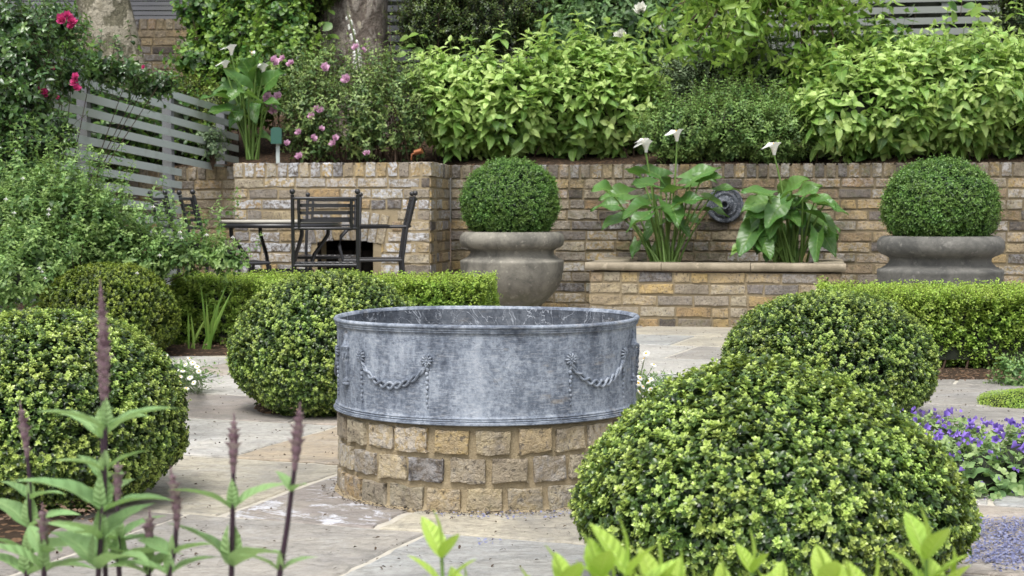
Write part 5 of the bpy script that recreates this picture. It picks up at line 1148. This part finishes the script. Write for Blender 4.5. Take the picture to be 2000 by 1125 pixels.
def make_chair(px, Y, rz, label, arms=False):
    X0 = ctr(px, Y); t = thing('iron_chair', label, 'chair', (X0[0], X0[1], 0), 'black wrought iron chairs around the garden table'); ca, sa = math.cos(rz), math.sin(rz)
    def W(x, y, z): return np.array([X0[0] + x * ca - y * sa, X0[1] + x * sa + y * ca, z])
    hw = .182; sz_ = .435; yb = -.18; yf = .19
    for s in (-1, 1):
        m = MB(); m.tube([W(s * hw, yb - .03, 0), W(s * hw, yb, sz_), W(s * hw, yb - .028, .64), W(s * hw, yb - .075, .835)], .0105, 8); m.ball(W(s * hw, yb - .08, .853), .0165, 10); m.build('rear_post', M['iron'], t)
        m = MB(); m.tube([W(s * (hw + .01), yf + .02, 0), W(s * (hw + .005), yf, sz_ - .01)], .010, 8); m.build('front_leg', M['iron'], t)
        if arms:
            m = MB(); m.tube([W(s * hw, yb - .03, .645), W(s * hw, yf - .09, .64), W(s * hw, yf - .03, .625), W(s * hw, yf + .01, .58), W(s * hw, yf + .02, .52), W(s * hw, yf, sz_)], .009, 8); m.box(W(s * hw, .02, .652), (.035, .24, .010), rz); m.build('armrest', M['iron'], t)
    m = MB(); fr_ = [W(-hw, yb, sz_), W(hw, yb, sz_), W(hw, yf, sz_), W(0, yf + .02, sz_), W(-hw, yf, sz_), W(-hw, yb, sz_)]
    m.tube(fr_[:2], .009, 8); m.tube(fr_[1:3], .009, 8); m.tube(fr_[2:5], .009, 8); m.tube(fr_[4:6], .009, 8)
    for i in range(9):
        x = -hw + (i + .5) * 2 * hw / 9; m.box(W(x, .0, sz_ + .004), (.020, .36, .004), rz)
    m.build('seat', M['iron'], t); m = MB()
    def yb_(z): return yb - .028 - (z - .64) / .195 * .047
    def curve(z, r, hw_=hw): return [W(x * hw_, yb_(z) - .028 * (1 - x * x), z) for x in np.linspace(-1, 1, 7)], r
    for z, r in ((.815, .0085), (.645, .0085)): P, r = curve(z, r); m.tube(P, r, 8)
    for z in (.775, .733, .690):
        P, _ = curve(z, 0, hw - .035); V = []; 
        for p in P: V += [p + [0, 0, .0095], p - [0, 0, .0095]]
        B = [v + (np.array(W(0, 1, 0)) - np.array(W(0, 0, 0))) * .006 for v in V]; n_ = len(V); F = [[2 * i, 2 * i + 1, 2 * i + 3, 2 * i + 2] for i in range(6)]
        m.add(V + B, F + [[n_ + a for a in f[::-1]] for f in F] + [[2 * i, 2 * i + 2, n_ + 2 * i + 2, n_ + 2 * i] for i in range(6)] + [[2 * i + 1, 2 * i + 3, n_ + 2 * i + 3, n_ + 2 * i + 1] for i in range(6)], smooth=False)
    for s in (-1, 1): m.tube([W(s * (hw - .035), yb_(.645) - .010, .645), W(s * (hw - .035), yb_(.815) - .010, .815)], .009, 6)
    m.build('backrest', M['iron'], t); return t
make_chair(637, 9.05, .10, 'iron chair nearest the camera with its back turned, in front of the table')
make_chair(728, 9.9, PI / 2 + .12, 'iron armchair seen side-on at the right of the table', True)
make_chair(641, 10.45, PI - .05, 'iron chair on the far side of the table before the arched opening')
make_chair(449, 9.3, -1.15, 'iron chair half hidden behind the fuchsia at the left of the table')
make_chair(390, 9.7, -1.1, 'leftmost iron chair almost lost behind the fuchsia near the slatted fence')

# ================================================================== FOREGROUND
def salvia(label, px, top, base_x, Y, spike_len, pairs, seed, mainL=.07):
    rng = np.random.RandomState(seed); p1 = at(px, top, Y); b = np.array([at(base_x, 1125, Y)[0], Y, 0.0]); q1 = at(base_x, 1125, Y)
    t = thing('salvia', label, 'flower', b, 'purple salvia spikes in the near left foreground')
    bow = rng.normal() * .004
    def pt(f):
        c = q1 + (p1 - q1) * f; return c + np.array([bow * math.sin(PI * max(0, min(1, f))), 0, 0])
    sm = MB(); sm.tube([b, np.array([q1[0], Y, q1[2] * .5]), q1, pt(.3), pt(.6), pt(.9)], [.0034, .0032, .0028, .0026, .0022, .0015], 8); sm.build('stem', M['stemdk'], t)
    S = F_PX / Y; Hh = p1[2] - q1[2]; sp = MB(); n = int(spike_len / 13.5); axis = nrm(p1 - q1)
    for i in range(n):
        f = i / (n - 1.0); c = pt(1 - (spike_len / S) * (1 - f) / np.linalg.norm(p1 - q1)); r = .0078 * (1 - .80 * f ** 3) * (.75 + .25 * min(1, f * 4)); r *= (1.0 if f > .25 else .8)
        for k in range(4):
            a = k * PI / 2 + i * PI / 4; rad = np.array([math.cos(a), math.sin(a), 0]); d = nrm(rad * .24 + [0, 0, 1.0]); place(sp, T_BUD, np.array([c + rad * r * .45]), np.array([d]), np.array([rad * .9 + [0, 0, -.2]]), r * 1.55, .15 + rng.rand() * .85)
        sp.ball(c, [r * .62, r * .62, .008], 8, .25)
    sp.build('flower_spike', M['spike'], t); lf = MB()
    for (f, L, tone) in pairs:
        c = pt(f) if f >= 0 else q1 + (b - q1) * (-f); a0 = rng.rand() * 2.2 - 1.1
        for s in (0, 1):
            a = a0 + s * PI; d = np.array([[math.cos(a), math.sin(a) * .8, .55 + rng.rand() * .6]]); place(lf, T_SAL, c[None], d, np.array([[0, 0, 1.0]]) + rng.normal(size=(1, 3)) * .15, L * (.85 + .3 * rng.rand()), tone + rng.normal() * .1, vec=True)
        a = a0 + PI / 2
        for s in (0, 1):
            d = np.array([[math.cos(a + s * PI) * .5, math.sin(a + s * PI) * .5, .9]]); place(lf, T_SAL, c[None] + [0, 0, .002], d, np.array([[math.cos(a + s * PI), math.sin(a + s * PI), .3]]), L * .45, tone + .25, vec=True)
    if pairs: lf.build('leaves', M['salv'], t)
T_BUD = leaf_tpl(3, .42, -.35, -.3, .8); T_SAL = leaf_tpl(8, .19, .2, .45, .75, .010)
salvia('tallest purple salvia spike, rising at the left before the left edge mound', 196, 560, 192, 1.5, 215, [(.50, .066, .5), (.36, .045, .6), (.22, .08, .45), (.12, .06, .5), (.02, .08, .5)], 1)
salvia('second salvia stem just right behind the tallest spike', 200, 640, 206, 1.62, 130, [(.55, .066, .6), (.38, .05, .55), (.3, .05, .6), (.1, .07, .5)], 2)
salvia('greyish salvia spike at the far left edge of the near clump', 40, 795, 52, 1.7, 90, [(.45, .04, .55), (.28, .07, .5), (.12, .06, .6), (.0, .075, .5)], 3)
salvia('isolated salvia spike before the paving, with two wide leaves below it', 457, 820, 452, 1.5, 95, [(.42, .062, .5), (.05, .085, .5)], 4)
salvia('rightmost salvia spike, leaning right with a bare dark stem', 586, 800, 546, 1.45, 110, [(.50, .028, .5), (.02, .04, .55)], 5)
salvia('short salvia spike right of the tallest stem, before the mound', 231, 905, 233, 1.6, 70, [(.3, .06, .5), (.1, .07, .45)], 6)
salvia('short salvia spike between the tallest stem and the isolated spike', 334, 925, 330, 1.5, 100, [(.2, .04, .55), (.0, .05, .55)], 7)
salvia('shortest salvia spike low at the left by the frame bottom', 83, 995, 86, 1.55, 75, [(.3, .05, .5), (.05, .07, .5)], 8)
salvia('budding low salvia spike in the leaves near the bottom left', 292, 1005, 290, 1.6, 60, [(.1, .065, .5), (.0, .05, .6)], 9)
def shoot_shrub(label, shoots_, seed):
    rng = np.random.RandomState(seed); b = np.array([at(shoots_[0][0], 1125, 1.4)[0], 1.4, 0]); t = thing('foreground_shrub', label, 'shrub', b); lf = MB(); st = MB()
    for (x, y, Y, L, lean) in shoots_:
        p = at(x, y + 70, Y); ax = nrm(np.array([lean, rng.normal() * .1, 1.0])); base = p - ax * .10 - [0, 0, .0]; st.tube([np.array([base[0] * .6 + b[0] * .4, base[1], 0]), base - [0, 0, .12], base, p], [.004, .003, .0022, .0015], 6)
        for k, f in enumerate((0.0, .35, .65, .9)):
            c = base + (p - base) * f; a0 = k * PI / 2 + rng.normal() * .3 + .2
            for s in (0, 1):
                a = a0 + s * PI; e = .75 + .25 * f; d = np.array([[math.cos(a) * math.cos(e), math.sin(a) * math.cos(e), math.sin(e)]]); n_ = np.array([[-math.cos(a) * math.sin(e), -math.sin(a) * math.sin(e), math.cos(e)]])
                place(lf, T_LAN3, c[None], d, n_, 1.15 * L * (1 - .3 * f) * (.85 + .3 * rng.rand()), .35 + .5 * rng.rand(), vec=True)
        place(lf, T_LAN3, p[None], np.array([ax]), np.array([[1.0, 0, 0]]), L * .7, .7, vec=True)
    lf.build('leaves', M['shoot'], t); st.build('stems', M['stem'], t)
T_LAN3 = leaf_tpl(6, .225, .14, .18, .85)
shoot_shrub('lone bright green shoot in the near foreground below the brick plinth', [(862, 1000, 1.35, .050, -.05), (905, 1090, 1.35, .04, .2), (850, 1100, 1.4, .035, -.3)], 1)
rng = np.random.RandomState(4); sh = [(1165, 1045, 1.3, .052, -.2), (1225, 1035, 1.3, .06, .0), (1100, 1065, 1.3, .05, -.3), (1285, 1060, 1.35, .055, .15), (1320, 1075, 1.35, .05, .3), (1415, 1080, 1.4, .05, 0), (1470, 1030, 1.45, .048, .1), (1520, 1080, 1.45, .045, .3), (1610, 1060, 1.4, .05, -.1), (1650, 1085, 1.4, .045, .2), (1700, 1080, 1.4, .045, .4), (1810, 1005, 1.4, .06, .0), (1850, 1070, 1.4, .05, .35), (1780, 1100, 1.4, .045, -.3), (1040, 1100, 1.35, .045, -.2), (1560, 1105, 1.4, .04, 0), (1195, 1080, 1.35, .05, .1), (1260, 1095, 1.4, .045, -.1), (1350, 1100, 1.4, .045, .2), (1130, 1095, 1.35, .05, .1), (1500, 1100, 1.4, .045, -.2), (1640, 1110, 1.4, .045, 0), (1740, 1100, 1.4, .045, .1), (1440, 1105, 1.45, .045, .2), (1385, 1110, 1.4, .045, -.2)]
shoot_shrub('row of bright green leafy shoots along the bottom right in front of the nearest mound', sh, 2)

for o in SC.objects:
    for k in ('_b', '_pts'):
        if k in o: del o[k]
